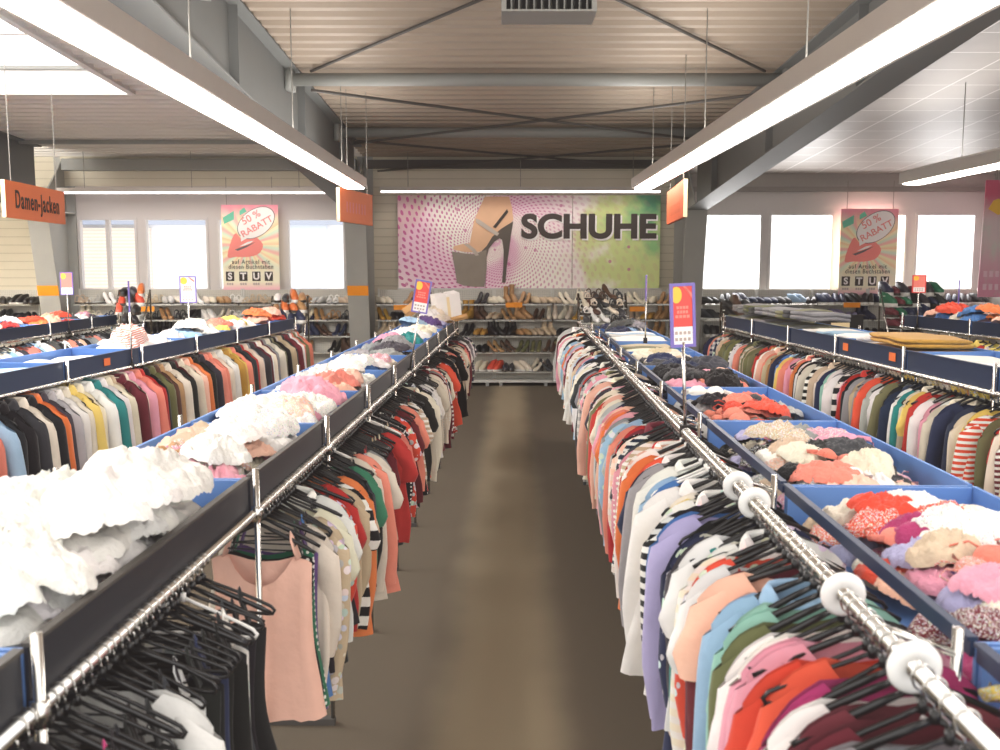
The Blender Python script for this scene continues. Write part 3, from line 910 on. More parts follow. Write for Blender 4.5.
# bra: two cups, band and straps
def make_bra(s):
    mb = MB(); rng = random.Random(40 + s)
    for sx in (-1, 1):
        rings = []
        for i in range(7):
            t = i / 6 * PI / 2; rr = math.cos(t) * .5; hh = math.sin(t) * .42
            rings.append([(sx * .5 + rr * math.cos(a) * (1.0), rr * math.sin(a) * 1.05 + .04 * t, hh + .02 * math.sin(3 * a + s)) for a in [2 * PI * j / 16 for j in range(16)]])
        mb.rings(rings, cap=False)
    root = mb.obj('bra', FP, None, True)
    for sx in (-1, 1):
        band = MB()
        pts = [(sx * .95, -.1, .1), (sx * 1.25, .0, .06), (sx * 1.45, .25 * rng.uniform(-1, 1), .02), (sx * 1.3, .55, .03)]
        part(band.tube(pts, [.14, .12, .1, .08], 6, flat=.25), 'side_band', root)
        part(MB().tube([(sx * .55, .48, .2), (sx * .6, .8, .25), (sx * (.8 + .2 * s), 1.0, .08), (sx * 1.2, .8, .03)], .035, 6, flat=.4), 'strap', root)
    part(MB().tube([(-.1, -.1, .1), (.1, -.1, .1)], .1, 6, flat=.4), 'centre_bow', root)
    return proto(root)
BRA = [make_bra(s) for s in range(2)]

# folded clothes
def make_folded(s, layers=2):
    root = None; rng = random.Random(70 + s)
    for l in range(layers):
        n, rings = 18, []
        for i in range(11):
            t = i / 10 * 2 - 1
            ring = []
            for j in range(16):
                a = 2 * PI * j / 16
                cy = math.copysign(abs(math.cos(a)) ** .35, math.cos(a)); cz = math.copysign(abs(math.sin(a)) ** .6, math.sin(a))
                e = 1 - .12 * abs(t) ** 6
                ring.append((t, cy * .62 * e + .03 * math.sin(3 * t + l + s), .11 * cz * e + .11 + l * .2 + .035 * math.sin(4.2 * t + s) + .012 * noise.noise(Vector((t * 4, cy * 4, l + s)))))
            rings.append(ring)
        mb = MB().rings(rings)
        if root is None: root = mb.obj('folded_garment', FP, None, True)
        else: part(mb, 'fold_layer', root)
    return proto(root)
FOLD = [make_folded(0), make_folded(1), make_folded(2)]

# shoes (toe towards -y, length 1 along y)
def loft_shoe(stations, mats, name, extra=None):
    rings = []
    for (y, wd, z0, z1, top) in stations:
        ring = []
        for j in range(14):
            a = 2 * PI * j / 14
            ca, sa = math.cos(a), math.sin(a)
            ring.append((wd * math.copysign(abs(ca) ** .8, ca), y, z0 + (z1 - z0) * (.5 + .5 * math.copysign(abs(sa) ** .85, sa))))
        rings.append(ring)
    mb = MB().rings(rings, cap=True)
    if extra: extra(mb)
    return proto(mb.obj(name, mats, None, True))
def heel_ex(h):
    def f(mb):
        mb.tube([(0, .42, h + .05), (0, .45, h * .5), (0, .46, 0)], [.085, .045, .04], 8, mi=1)
    return f
def sole_ex(w=.19, z=.10, toe=-.52):
    def f(mb):
        rings = []
        for (y, ww) in ((toe, .06), (-.44, .15), (-.25, w), (0, w * .86), (.25, w * .8), (.42, w * .74), (.5, .06)):
            rings.append([(-ww, y, 0), (ww, y, 0), (ww * 1.02, y, z), (-ww * 1.02, y, z)])
        mb.rings(rings, mi=1)
    return f
SH = {}
SH['pump'] = [loft_shoe([(-.5, .04, .03, .10, 0), (-.42, .13, .02, .17, 0), (-.25, .17, .03, .22, 0), (-.08, .14, .10, .24, 0), (.12, .12, .22, .34, 0), (.3, .14, .32, .52, 0), (.44, .13, .33, .62, 0), (.5, .07, .36, .6, 0)], [M['leather'], M['sole']], 'pump', heel_ex(.34))]
SH['loafer'] = [loft_shoe([(-.5, .06, .06, .16, 0), (-.42, .15, .06, .25, 0), (-.22, .19, .06, .33, 0), (-.02, .17, .06, .40, 0), (.2, .15, .06, .36, 0), (.4, .15, .06, .40, 0), (.5, .08, .07, .40, 0)], [M['leather'], M['sole']], 'loafer', sole_ex())]
SH['trainer'] = [loft_shoe([(-.5, .08, .08, .2, 0), (-.42, .16, .08, .28, 0), (-.2, .19, .08, .38, 0), (.0, .17, .08, .52, 0), (.15, .16, .08, .54, 0), (.38, .16, .08, .56, 0), (.5, .09, .1, .56, 0)], [M['leather'], M['solew']], 'trainer', sole_ex(.2, .12, -.54))]
def boot_ex(mb):
    rings = []
    for (z, rx, ry) in ((.3, .15, .22), (.55, .135, .19), (.8, .15, .2), (.95, .16, .21)):
        rings.append([(rx * math.cos(a), .27 + ry * math.sin(a), z) for a in [2 * PI * j / 14 for j in range(14)]])
    mb.rings(rings, cap=False); sole_ex(.18, .07)(mb)
SH['ankle_boot'] = [loft_shoe([(-.5, .06, .06, .16, 0), (-.42, .15, .06, .26, 0), (-.2, .18, .06, .36, 0), (.02, .16, .06, .5, 0), (.25, .15, .06, .55, 0), (.44, .15, .06, .5, 0), (.5, .08, .07, .45, 0)], [M['leather'], M['sole']], 'ankle_boot', boot_ex)]
def sandal_ex(mb):
    for (y, z) in ((-.28, .24), (-.12, .3), (.36, .42)):
        mb.tube([(-.16, y, .12), (-.12, y, z), (0, y - .01, z + .05), (.12, y, z), (.16, y, .12)], .035, 6, mi=0, flat=.5)
    sole_ex(.18, .10)(mb)
SH['sandal'] = [loft_shoe([(-.5, .1, .1, .13, 0), (-.3, .17, .1, .13, 0), (0, .15, .1, .14, 0), (.3, .14, .1, .16, 0), (.5, .08, .1, .16, 0)], [M['leather'], M['sole']], 'sandal', sandal_ex)]
# ================================================================== PALETTE
PAL = {'black': '#1d1c1e', 'charcoal': '#3d3d41', 'grey': '#8f8f90', 'pale grey': '#bdbbb8', 'white': '#f3efe9', 'cream': '#eadfc8', 'beige': '#d3ba99',
       'tan': '#bb8c58', 'brown': '#5d4030', 'maroon': '#74242f', 'red': '#cf2e2b', 'scarlet': '#ec4a30', 'orange': '#f07a38', 'coral': '#f28670',
       'peach': '#f6bda2', 'pink': '#ee9db0', 'magenta': '#bb3370', 'purple': '#5f4080', 'lavender': '#aeaad6', 'navy': '#27304f', 'blue': '#4577bd',
       'sky blue': '#9abddd', 'teal': '#258f8b', 'green': '#2b7d58', 'mint': '#9fd6bf', 'olive': '#76754a', 'yellow': '#f0d264', 'mustard': '#cd9736'}
def _mute(h):
    v = [int(h[i:i + 2], 16) for i in (1, 3, 5)]; g = sum(v) / 3
    return '#%02x%02x%02x' % tuple(int(round(x + (g - x) * .13)) for x in v)
PAL = {k_: _mute(v_) for k_, v_ in PAL.items()}
ORD = ['zeroth', 'first', 'second', 'third', 'fourth', 'fifth', 'sixth', 'seventh', 'eighth', 'ninth', 'tenth', 'eleventh', 'twelfth', 'thirteenth', 'fourteenth',
       'fifteenth', 'sixteenth', 'seventeenth', 'eighteenth', 'nineteenth']
TENS = {2: 'twent', 3: 'thirt', 4: 'fort', 5: 'fift', 6: 'sixt', 7: 'sevent', 8: 'eight', 9: 'ninet'}
def ordinal(n):
    if n < 20: return ORD[n]
    if n >= 100: return 'hundred-and-' + ordinal(n - 100) if n > 100 else 'hundredth'
    t, u = divmod(n, 10)
    return TENS[t] + ('ieth' if u == 0 else 'y-' + ORD[u])
def jit(c, rng, a=.045):
    c = c.lstrip('#'); v = [int(c[i:i + 2], 16) / 255 for i in (0, 2, 4)]
    s = rng.uniform(-a, a)
    return tuple(min(1, max(0, x + s + rng.uniform(-a / 3, a / 3))) for x in v)

M['tray_dark'] = mat('dark_tray_front', '#23252c', .4, 0, .06, 6)
# ================================================================== RACK ROWS
class Row:
    def __init__(self, name, p0, p1, z, side, lipz, lipo, y0, y1, posts):
        self.name, self.z, self.side, self.lipz, self.lipo, self.y0, self.y1 = name, z, side, lipz, lipo, y0, y1
        self.k = (p1.x - p0.x) / (p1.y - p0.y); self.x0 = p0.x - self.k * p0.y
        self.posts = posts; self.ang = -math.atan(self.k)
    def x(self, y): return self.x0 + self.k * y
    def pt(self, y, o=0.0, z=None):
        """point beside the rail: o metres outwards (away from the row's own aisle)"""
        return Vector((self.x(y) + self.side * o, y, self.z if z is None else z))

HL, HR = 1.3, 1.45
ROWS = {
    'L1': Row('camisole rail', atz(253, 514, HL), atz(458, 328, HL), HL, -1, 1.42, .0, .55, 12.9, [.55, 1.65, 3.07, 4.22, 5.37, 6.5, 7.65, 8.8, 9.95, 11.1, 12.25, 12.9]),
    'R1': Row('white-ringed rail', atz(735, 483, HR), atz(578, 322, HR), HR, 1, 1.42, .17, .6, 11.9, [.6, 1.68, 2.98, 4.3, 5.55, 6.8, 8.0, 9.2, 10.4, 11.6]),
    'L2': Row('jacket rail', atz(0, 397, HL), atz(296, 329, HL), HL, -1, 1.44, .0, 4.3, 12.9, [4.3, 5.55, 6.8, 8.05, 9.3, 10.5, 11.7, 12.9]),
    'R2': Row('rail below the mustard blankets', atz(1000, 395, 1.42), atz(745, 333, 1.42), 1.42, 1, 1.56, .0, 4.2, 11.2, [4.2, 5.2, 6.35, 7.6, 8.8, 10.0, 11.2]),
    'L3': Row('rail by the black shoes', atz(0, 343, HL), atz(122, 324, HL), HL, -1, 1.44, .0, 8.6, 14.0, [8.6, 10.4, 11.7, 13.0, 14.0]),
    'R3': Row('rail under the orange clothes heap', atz(1000, 338.5, 1.42), atz(911, 328, 1.42), 1.42, 1, 1.56, .0, 7.2, 11.4, [7.2, 8.6, 10.0, 11.4]),
}
for r in ROWS.values(): print('ROW', r.name, round(r.x0, 3), round(r.k, 4))
TW = .60                        # tray depth
TRAYS = {}
ROWDESC = {'L1': 'black-hanger camisole rail', 'R1': 'white-ringed rail', 'L2': 'jacket rail', 'R2': 'rail below the mustard blankets',
           'L3': 'far rail by the black shoes', 'R3': 'far rail under the orange clothes'}
for key, r in ROWS.items():
    root = empty('clothes_rack', (r.x(r.y0), r.y0, 0), r.ang)
    tag(root, 'long chrome clothes rack carrying the ' + ROWDESC[key], 'clothes rack')
    L = r.y1 - r.y0; s = r.side
    MB().tube([(0, -.05, r.z), (0, L + .05, r.z)], .0145, 14).obj('rail', M['railchrome'], root, True)
    far = r.lipo * 2 + TW + .04
    fz = r.z if r.lipo == 0 else r.lipz - .3
    MB().tube([(s * far, -.05, fz), (s * far, L + .05, fz)], .0145, 10).obj('rail', M['railchrome'], root, True)
    po = r.lipo - .012 if r.lipo == 0 else r.lipo - .02
    for py in r.posts:
        q = py - r.y0
        for o in (po, far - r.lipo + (.012 if r.lipo == 0 else 0.0)):
            mb = MB(); inner = o == po; zt_ = r.lipz + .03 if (inner or r.lipo == 0) else r.lipz - .02
            mb.tube([(s * o, q, 0.02), (s * o, q, zt_)], .0105, 10)
            if r.lipo == 0: mb.tube([(s * o, q, r.z - .025), (s * o, q, r.z + .025)], .018, 10)
            p = mb.obj('post', M['chrome'], root, True)
        if r.lipo > .05:
            MB().tube([(0, q, r.z - .0), (s * po, q, r.z - .05)], .009, 8).obj('bracket', M['chrome'], root, True)
        MB().box((min(s * (po - .01), s * (far + .01)), q - .02, 0), (max(s * (po - .01), s * (far + .01)), q + .02, .03)).obj('foot', M['dark'], root)
    # trays, one per bay
    for i, (a, b_) in enumerate(zip(r.posts, r.posts[1:])):
        t = empty('display_tray', r.pt((a + b_) / 2, r.lipo, r.lipz - .15), r.ang)
        tag(t, 'blue-lined clothes tray above the %s, %s from its near end' % (ROWDESC[key], ordinal(i + 1)), 'tray')
        h = (b_ - a) / 2 - .012; hh = .15
        bx = lambda x0, x1: (min(s * x0, s * x1), max(s * x0, s * x1))
        x0, x1 = bx(.02, TW)
        MB().box((x0, -h, .0), (x1, h, .012)).obj('tray_bottom', M['blue'], t)
        x0, x1 = bx(.012, .02); MB().box((x0, -h, .0 if key != 'R1' else .118), (x1, h, hh - .002)).obj('front_panel', M['tray_dark'] if key == 'L1' else M['navy'], t)
        x0, x1 = bx(.006, .026); MB().box((x0, -h, hh - .002), (x1, h, hh + .006)).obj('front_lip', M['dark'] if key in ('L1',) else M['navy'], t)
        x0, x1 = bx(TW, TW + .012); MB().box((x0, -h, .0), (x1, h, hh)).obj('back_panel', M['blue'], t)
        for e in (-1, 1):
            x0, x1 = bx(.021, TW - .001); MB().box((x0, e * h - .006, .012), (x1, e * h + .006, hh - .005)).obj('end_panel', M['blue'], t)
        TRAYS[(key, i)] = (r, a, b_)

# size rings on the ringed rail
r = ROWS['R1']
for (px, py, lab) in ((735, 486, 'white round size ring on the chrome rail, furthest of the four'), (759, 503, 'white round size ring on the chrome rail, just this side of the furthest'),
                      (839, 594, 'white round size ring on the chrome rail, second from the camera end'), (908, 667, 'white round size ring on the chrome rail, closest to the camera end')):
    p = atz(px, py, HR)
    o = dup(RING, 'size_ring', (r.x(p.y), p.y, HR - .0005), (0, 0, r.ang)); tag(o, lab, 'size ring', 'size rings')

# ================================================================== HUNG CLOTHES
GARM = []      # records
HGR = []
def hang(row, y, kind, colour, pattern='plain', rng=random, white=False, yaw=None, sc=None):
    r = ROWS[row]
    P_ = rng.choice(GAR[kind])
    yaw = r.ang + (rng.gauss(0, .09) if yaw is None else yaw)
    sc = sc or (rng.uniform(.92, 1.08), rng.uniform(.75, 1.0), rng.uniform(.97, 1.03))
    tilt = rng.gauss(0, .05)
    loc = r.pt(y)
    slip = rng.random() if kind not in ('jacket', 'camisole') else 0
    loc.x += rng.uniform(-.012, .012) - r.side * .05 * slip; loc.z -= .028 * slip; tilt += r.side * -.10 * slip
    ob = dup(P_, kind, loc, (0, tilt * .5 if kind in ('jacket', 'camisole') else tilt, yaw), sc, None, FAB[pattern])
    c = (*lin_t(jit(PAL[colour], rng)), 1)
    ob.color = c
    for ch in KIDS[ob.name]: ch.color = c
    h = dup(HANG[0 if rng.random() < .5 else 1], 'clothes_hanger', (r.x(y), y, r.z), (0, tilt * .5, yaw))
    hc = 'white' if (white or rng.random() < .05) else 'black'
    hcol = (*lin(PAL['white'] if hc == 'white' else '#121214'), 1); h.color = hcol
    GARM.append(dict(o=ob, row=row, y=y, kind=kind, c=colour, p=pattern, h=h))
    HGR.append(dict(o=h, row=row, y=y, c=hc, g=len(GARM) - 1))
def lin_t(c): return tuple(x / 12.92 if x <= .04045 else ((x + .055) / 1.055) ** 2.4 for x in c)
PATW = {'t_shirt': ['plain'] * 7 + ['stripe', 'floral'], 'blouse': ['plain'] * 7 + ['floral', 'dots', 'check', 'stripe'], 'pullover': ['plain'] * 8 + ['stripe'],
        'camisole': ['plain'] * 5 + ['floral', 'dots'], 'dress': ['plain'] * 4 + ['floral', 'floral', 'dots'], 'jacket': ['plain']}
def parse(sp):
    """'kind colour[:pattern]'"""
    kd = {'t': 't_shirt', 'b': 'blouse', 'p': 'pullover', 'c': 'camisole', 'd': 'dress', 'j': 'jacket'}
    kk, rest = sp.split(' ', 1)
    col, _, pat = rest.partition(':')
    return kd[kk], col, pat or 'plain'
def fill(row, y0, y1, step, specs, pal, kinds, seed):
    rng = random.Random(seed); y = y0; i = 0; kinds = kinds.split(); pal = pal.split(',')
    while y < y1:
        if i < len(specs): kd, col, pat = parse(specs[i])
        else:
            kd = {'t': 't_shirt', 'b': 'blouse', 'p': 'pullover', 'c': 'camisole', 'd': 'dress', 'j': 'jacket'}[rng.choice(kinds)]
            col = rng.choice(pal); pat = rng.choice(PATW[kd])
            if col in ('black', 'white', 'cream') and pat in ('stripe', 'wide', 'check') and rng.random() < .5: pat = 'plain'
        hang(row, y, kd, col, pat, rng)
        y += step * rng.uniform(.75, 1.3); i += 1

# ---- ringed rail, near end to far end
near_R1 = ['b grey', 't white', 't cream', 'b pale grey', 'p grey', 'b grey', 'p maroon', 'p maroon', 'b white', 't magenta', 't magenta', 't scarlet', 't scarlet', 'b pink', 'b pink', 'b white', 't white',
           'b olive', 'b mint', 't mint', 'b sky blue', 'b peach', 't peach', 'p maroon', 'p maroon', 't white', 'b scarlet:floral', 'b cream:stripe', 'b white:floral', 'p teal', 't white', 'p charcoal',
           'b navy:floral', 'b navy:floral', 'p navy', 'p black', 'b lavender', 'b blue', 'p black', 'p black:stripe', 'b white:floral', 't yellow', 'b cream', 'p white', 'b white', 'p maroon', 'b blue', 'p blue', 'b sky blue', 'b white', 'p white', 'b white', 'b white',
           'p grey', 't navy', 'b white', 't scarlet', 't peach', 'b orange', 'p white']
fill('R1', 1.18, 11.75, .044, near_R1, 'white,white,white,white,cream,cream,pale grey,pale grey,grey,black,black,charcoal,maroon,red,coral,peach,pink,orange,navy,beige,olive,sky blue', 't t b b b p p', 11)
# ---- camisole rail
near_L1 = ['c white', 'c black', 'c black', 't white', 'c cream', 'b white', 'c black', 'c charcoal', 't orange', 'c black', 'c black', 'c navy', 'c white', 'c black', 'b black', 'c black', 'c charcoal', 'c magenta', 'c black', 'c black', 'c black', 'c black',
           'c black', 'b white', 'c black', 'c charcoal', 'c black', 'c black', 'c white', 'c black', 'c black', 'c navy', 'c black', 'c black', 'c black']
fill('L1', 1.05, 2.58, .037, near_L1, 'black,black,charcoal,white', 'c c c', 21)
rng = random.Random(5)
hang('L1', 3.13, 'camisole', 'peach', 'plain', rng, yaw=-.12, sc=(1.05, 1.3, .95))
mid_L1 = ['c black:dots', 'c green:dots', 'c purple', 'b cream', 'c blue', 'c black', 'b beige:floral', 't cream', 'c black', 'c black', 't white', 'b white', 'c black', 'b scarlet:floral', 'c black', 't red', 'c orange', 'b beige', 't black:wide', 'c black',
          'b orange', 't beige', 'c black', 'b black', 'c black', 'p charcoal', 't green', 'b black', 'c black', 'c black', 'b cream']
fill('L1', 3.2, 12.8, .040, mid_L1, 'black,black,black,black,black,charcoal,charcoal,navy,white,cream,beige,red,maroon,scarlet,coral,grey', 'c c c c c t t b', 22)
# ---- jacket rail
j_L2 = ['j cream', 'j pale grey', 'j white', 'j cream', 'j grey', 'j cream', 'j black', 'j coral', 'j sky blue', 'j black', 'j black', 'j black', 'j charcoal', 'j cream', 'j black', 'j orange', 'j charcoal', 'j pale grey', 'j white', 'j cream', 'j yellow', 'j cream', 'j white', 'j teal', 'j white',
        'j cream', 'j beige', 'j maroon', 'j cream', 'j pink', 'j coral', 'j red', 'j black', 'j olive', 'j brown', 'j tan', 'j cream', 'j black', 'j maroon', 'j cream', 'j peach', 'j orange', 'j black', 'j black', 'j charcoal', 'j coral', 'j coral', 'j cream', 'j black', 'j white', 'j white', 'j mustard', 'j yellow', 'j coral', 'j black', 'j charcoal', 'j red', 'j cream', 'j grey',
        'j charcoal', 'j maroon', 'j white', 'j cream', 'j maroon', 'j grey', 'j cream', 'j charcoal', 'j olive', 'j black', 'j pale grey', 'j beige', 'j beige']
fill('L2', 4.75, 12.8, .098, j_L2, 'cream,black,charcoal,grey,coral,beige,maroon,olive,white', 'j', 31)
# ---- second rail under the blankets
n_R2 = ['b white', 'b beige:stripe', 'b scarlet', 'b cream', 'b maroon:stripe', 'b cream', 't red', 'b olive', 'b scarlet:stripe', 'b cream', 'b yellow', 'b cream', 'p navy', 'p black:wide', 'p navy', 'b cream', 'b white', 'b pink', 'b white', 'b cream', 'b red', 't yellow', 'b cream', 'b teal', 'b white', 'b navy', 'b black', 'b olive', 't yellow', 'b white', 'b pale grey',
        'b scarlet', 'b orange', 'b grey', 'p beige', 'b grey', 'b black', 'b red', 'b pink', 'b black:wide', 'b white', 'b grey', 'b white', 'b mint', 'p navy', 'b cream', 'b beige', 'b black:stripe', 'b white', 'b cream', 'p black', 'b scarlet', 'b white', 'b black', 'b orange', 'b coral', 'b cream', 'b pink', 'b coral', 'b yellow', 'b sky blue', 'b blue', 'p navy', 'b tan', 'b beige', 'b coral',
        'b cream', 'b peach', 'b white', 'b green:floral', 'b mustard:floral', 'b red', 't scarlet', 'p olive', 'p charcoal', 'p olive']
fill('R2', 4.45, 11.1, .064, n_R2, 'cream,white,coral,navy,olive,beige', 'b', 41)
fill('L3', 8.8, 13.8, .13, [], 'grey,sky blue,cream,coral,white,black,black,charcoal,peach', 'b t', 51)
fill('R3', 7.4, 11.2, .12, [], 'white,cream,olive,yellow,red,black', 'b t', 61)

# ================================================================== TRAY CONTENTS
CLOTH = []
def cloth(key, i, f, o, dz, kind, colour, size, rng, pattern='plain', rot=None, tilt=.25, proto_=None, zs=1.0):
    r, a, b_ = TRAYS[(key, i)]
    if kind != 'folded_garment':
        m_ = min(.27, size * (.85 if kind == 'bra' else .78 if key == 'R1' or dz > .16 else 1.12)); o = min(max(o, m_ + .035), TW - m_ + .02)
        e_ = min(.45, (m_ + .0) / (b_ - a)); f = min(max(f, e_), 1 - e_)
    y = a + (b_ - a) * f
    p = r.pt(y, r.lipo + o, r.lipz - .135 + dz)
    P_ = proto_ or {'crumpled_garment': rng.choice(CRUMP), 'bra': rng.choice(BRA), 'folded_garment': rng.choice(FOLD)}[kind]
    nm = {'L1': 'crumpled_clothing', 'R1': 'rumpled_underwear', 'L2': 'crumpled_clothing'}.get(key, 'rumpled_cloth') if kind == 'crumpled_garment' else kind  # same generic crumpled cloths everywhere, the name only follows the row
    ob = dup(P_, nm, p, (rng.uniform(-tilt, tilt), rng.uniform(-tilt, tilt), rng.uniform(0, 6.28) if rot is None else rot), (size, size, size * zs), None, FAB[pattern])
    c = (*lin_t(jit(PAL[colour], rng, .035)), 1); ob.color = c
    for ch in KIDS[ob.name]: ch.color = c
    CLOTH.append(dict(o=ob, key=key, i=i, f=f, off=o, dz=dz, kind=kind, c=colour, p=pattern))
def heap(key, i, seed, cols, n, size=(.15, .21), layers=(.02, .08, .13), kinds=('crumpled_garment',), pats=('plain',), f0=.04, f1=.96, o0=.08, o1=.54):
    rng = random.Random(seed); cols = cols.split(','); L = len(layers)
    per = [int(n * w) for w in ((.5, .33, .17)[:L])]
    for l in range(L):
        m = max(1, per[l]); gx = max(1, round(math.sqrt(m * 2.0))); gy = max(1, math.ceil(m / gx)); cnt = 0
        for u in range(gx):
            for v in range(gy):
                if cnt >= m: break
                cnt += 1; sh = l * .05
                f = f0 + sh + (f1 - f0 - 2 * sh) * (u + .5 + rng.uniform(-.35, .35)) / gx
                o = o0 + sh + (o1 - o0 - 2 * sh) * (v + .5 + rng.uniform(-.35, .35)) / gy
                kd = rng.choice(kinds)
                s = rng.uniform(*size) * (.72 if kd == 'bra' else 1)
                cloth(key, i, f, o, layers[l] + rng.uniform(-.015, .02), kd, rng.choice(cols), s, rng, rng.choice(pats))
W = 'white,white,white,white,white,white,white,white,white'
heap('L1', 0, 1, 'white,sky blue,white', 8, f0=.5)
heap('L1', 1, 2, W, 60, (.15, .23), (.05, .12, .19))
heap('L1', 2, 3, 'white,cream,cream,peach,pink,white', 36, (.14, .2), (.03, .09, .14), pats=('plain', 'plain', 'floral'))
heap('L1', 3, 4, 'white,cream,white,pink,peach,white', 33, (.14, .2), (.03, .08, .13), pats=('plain', 'plain', 'floral'))
heap('L1', 4, 5, 'white,pink,cream,peach,lavender,white,coral', 33, (.13, .19), (.03, .08, .13), pats=('plain', 'plain', 'floral'))
heap('L1', 5, 6, 'white,white,pink,cream,blue', 28, (.13, .19), (.03, .08, .12), pats=('plain', 'floral'))
heap('L1', 6, 7, 'black,charcoal,black,navy,grey', 30, (.12, .18), (.03, .09, .14))
heap('L1', 7, 8, 'coral,green,black,white,teal,pink', 22, (.12, .18), (.03, .08, .12))
heap('L1', 8, 9, 'white,white,pink,cream,charcoal', 22, (.12, .19), (.03, .08, .13))
heap('L1', 9, 10, 'purple,white,white,sky blue,lavender,navy', 25, (.13, .2), (.03, .1, .17))
heap('L1', 10, 11, 'white,white,cream', 16, (.15, .24), (.05, .15, .24))
rng = random.Random(99)
cloth('L1', 2, .12, .50, .10, 'crumpled_garment', 'tan', .22, rng)
cloth('L1', 2, .62, .50, .10, 'crumpled_garment', 'beige', .22, rng)
cloth('L1', 2, .80, .24, .11, 'crumpled_garment', 'red', .1, rng)
cloth('L1', 1, .20, .56, .10, 'crumpled_garment', 'coral', .17, rng, 'check')

lace = ('plain', 'plain', 'plain', 'floral')
heap('R1', 0, 21, 'scarlet,scarlet,orange,peach,yellow,pink,cream,coral', 51, (.11, .18), (.02, .07, .12), ('crumpled_garment', 'bra'), lace, .3)
heap('R1', 1, 22, 'coral,magenta,lavender,cream,peach,scarlet,beige,purple,white,maroon,pink', 84, (.09, .15), (.02, .08, .13), ('crumpled_garment', 'crumpled_garment', 'bra'), lace)
heap('R1', 2, 23, 'black,charcoal,cream,peach,pink,lavender,grey,white,beige,coral', 76, (.09, .15), (.02, .07, .12), ('crumpled_garment', 'crumpled_garment', 'bra'), lace)
heap('R1', 3, 24, 'black,black,charcoal,peach,scarlet,white,grey,pale grey,coral', 60, (.09, .15), (.02, .07, .11), ('crumpled_garment', 'bra'), ('plain',))
heap('R1', 4, 25, 'black,black,black,charcoal,peach,coral,pink,navy', 51, (.12, .19), (.02, .08, .13), ('crumpled_garment', 'bra'), ('plain',))
heap('R1', 5, 26, 'black,black,cream,navy,charcoal,beige', 40, (.13, .2), (.02, .07, .10))
for q in range(5): cloth('R1', 6, .12 + .19 * q, .30, .05, 'folded_garment', ('beige', 'tan', 'cream', 'olive', 'beige')[q], .24, rng, rot=PI / 2 * 0 + .05, tilt=.03, zs=.5)
for q in range(5): cloth('R1', 7, .12 + .19 * q, .30, .07, 'folded_garment', ('white', 'white', 'pale grey', 'sky blue', 'white')[q], .25, rng, rot=.05, tilt=.03, zs=.7)
heap('R1', 8, 29, 'navy,charcoal,white,grey,black,sky blue', 27, (.13, .2), (.05, .12, .18))

heap('L2', 0, 31, 'white,sky blue,white', 8)
for q in range(3): cloth('L2', 1, .2 + .3 * q, .3, .04 + .01 * q, 'folded_garment', ('white', 'white', 'sky blue')[q], .26, rng, rot=.08 * q, tilt=.04, zs=.4)
for q in range(3): cloth('L2', 2, .15 + .3 * q, .3, .04, 'folded_garment', ('sky blue', 'white', 'white')[q], .26, rng, rot=.08 * q, tilt=.04, zs=.4)
heap('L2', 3, 34, 'white,white,cream', 12, (.15, .22), (.04, .12))
cloth('L2', 3, .35, .22, .16, 'crumpled_garment', 'coral', .24, rng, 'stripe', zs=1.4)
heap('L2', 4, 35, 'white,white,sky blue,coral', 16, (.14, .21), (.04, .12, .18))
heap('L2', 5, 36, 'white,yellow,coral,white,peach', 16, (.13, .2), (.04, .12, .18))
heap('L2', 6, 37, 'scarlet,coral,teal,white,peach,orange', 16, (.14, .2), (.04, .14, .22))
heap('L3', 0, 38, 'pink,white,coral', 10); heap('L3', 1, 39, 'pink,white,coral,peach,red', 14, (.14, .2), (.05, .13, .18)); heap('L3', 2, 40, 'pink,red,scarlet,peach,orange,magenta', 14, (.13, .2), (.05, .13, .18)); heap('L3', 3, 41, 'white,pink,charcoal', 10)

# blankets and folded stacks above the second rail
heap('R2', 0, 42, 'yellow,mustard,scarlet,olive,red', 16, (.12, .18), (.04, .12, .18), pats=('plain', 'floral'))
for q in range(2): cloth('R2', 1, .3 + .45 * q, .3, .05, 'folded_garment', 'white', .30, rng, 'floral' if q == 0 else 'dots', rot=PI / 2, tilt=.03, zs=.55)
cloth('R2', 2, .50, .33, .04, 'folded_garment', 'mustard', .42, rng, rot=PI / 2 + .05, tilt=.01, zs=.45, proto_=FOLD[1])
cloth('R2', 2, .46, .34, .135, 'folded_garment', 'mustard', .40, rng, rot=PI / 2 - .04, tilt=.01, zs=.4, proto_=FOLD[2])
for q in range(4): cloth('R2', 1, .1 + .07 * q, .25 + .08 * q, .10, 'crumpled_garment', ('yellow', 'scarlet', 'mustard', 'red')[q], .13, rng)
cloth('R2', 2, .08, .32, .04, 'folded_garment', 'peach', .24, rng, rot=PI / 2 - .06, tilt=.02, zs=.5)
for q in range(3): cloth('R2', 3, .2 + .3 * q, .32, .05, 'folded_garment', ('white', 'sky blue', 'white')[q], .3, rng, rot=PI / 2 + .1 * q, tilt=.04, zs=.75)
for q in range(5): cloth('R2', 4, .1 + .2 * q, .3, .03, 'folded_garment', 'grey' if q % 2 else 'olive', .26, rng, rot=.1, tilt=.04, zs=1.0)
for q in range(6): cloth('R2', 5, .1 + .16 * q, .3, .03, 'folded_garment', 'olive' if q % 2 else 'grey', .26, rng, rot=.1, tilt=.04, zs=1.15)
for q in range(5):
    for w_ in (4, 5): cloth('R2', w_, .1 + .19 * q, .32, .20, 'folded_garment', ('grey', 'charcoal', 'olive', 'grey', 'grey')[q], .24, rng, rot=.1, tilt=.05, zs=.8)
heap('R3', 0, 43, 'cream,peach,yellow,tan,scarlet', 14, (.14, .2), (.05, .13, .2)); heap('R3', 1, 44, 'cream,peach,tan,coral,olive', 18, (.13, .2), (.05, .13, .2)); heap('R3', 2, 45, 'scarlet,orange,blue,sky blue,cream,peach,blue', 26, (.13, .2), (.05, .14, .22))

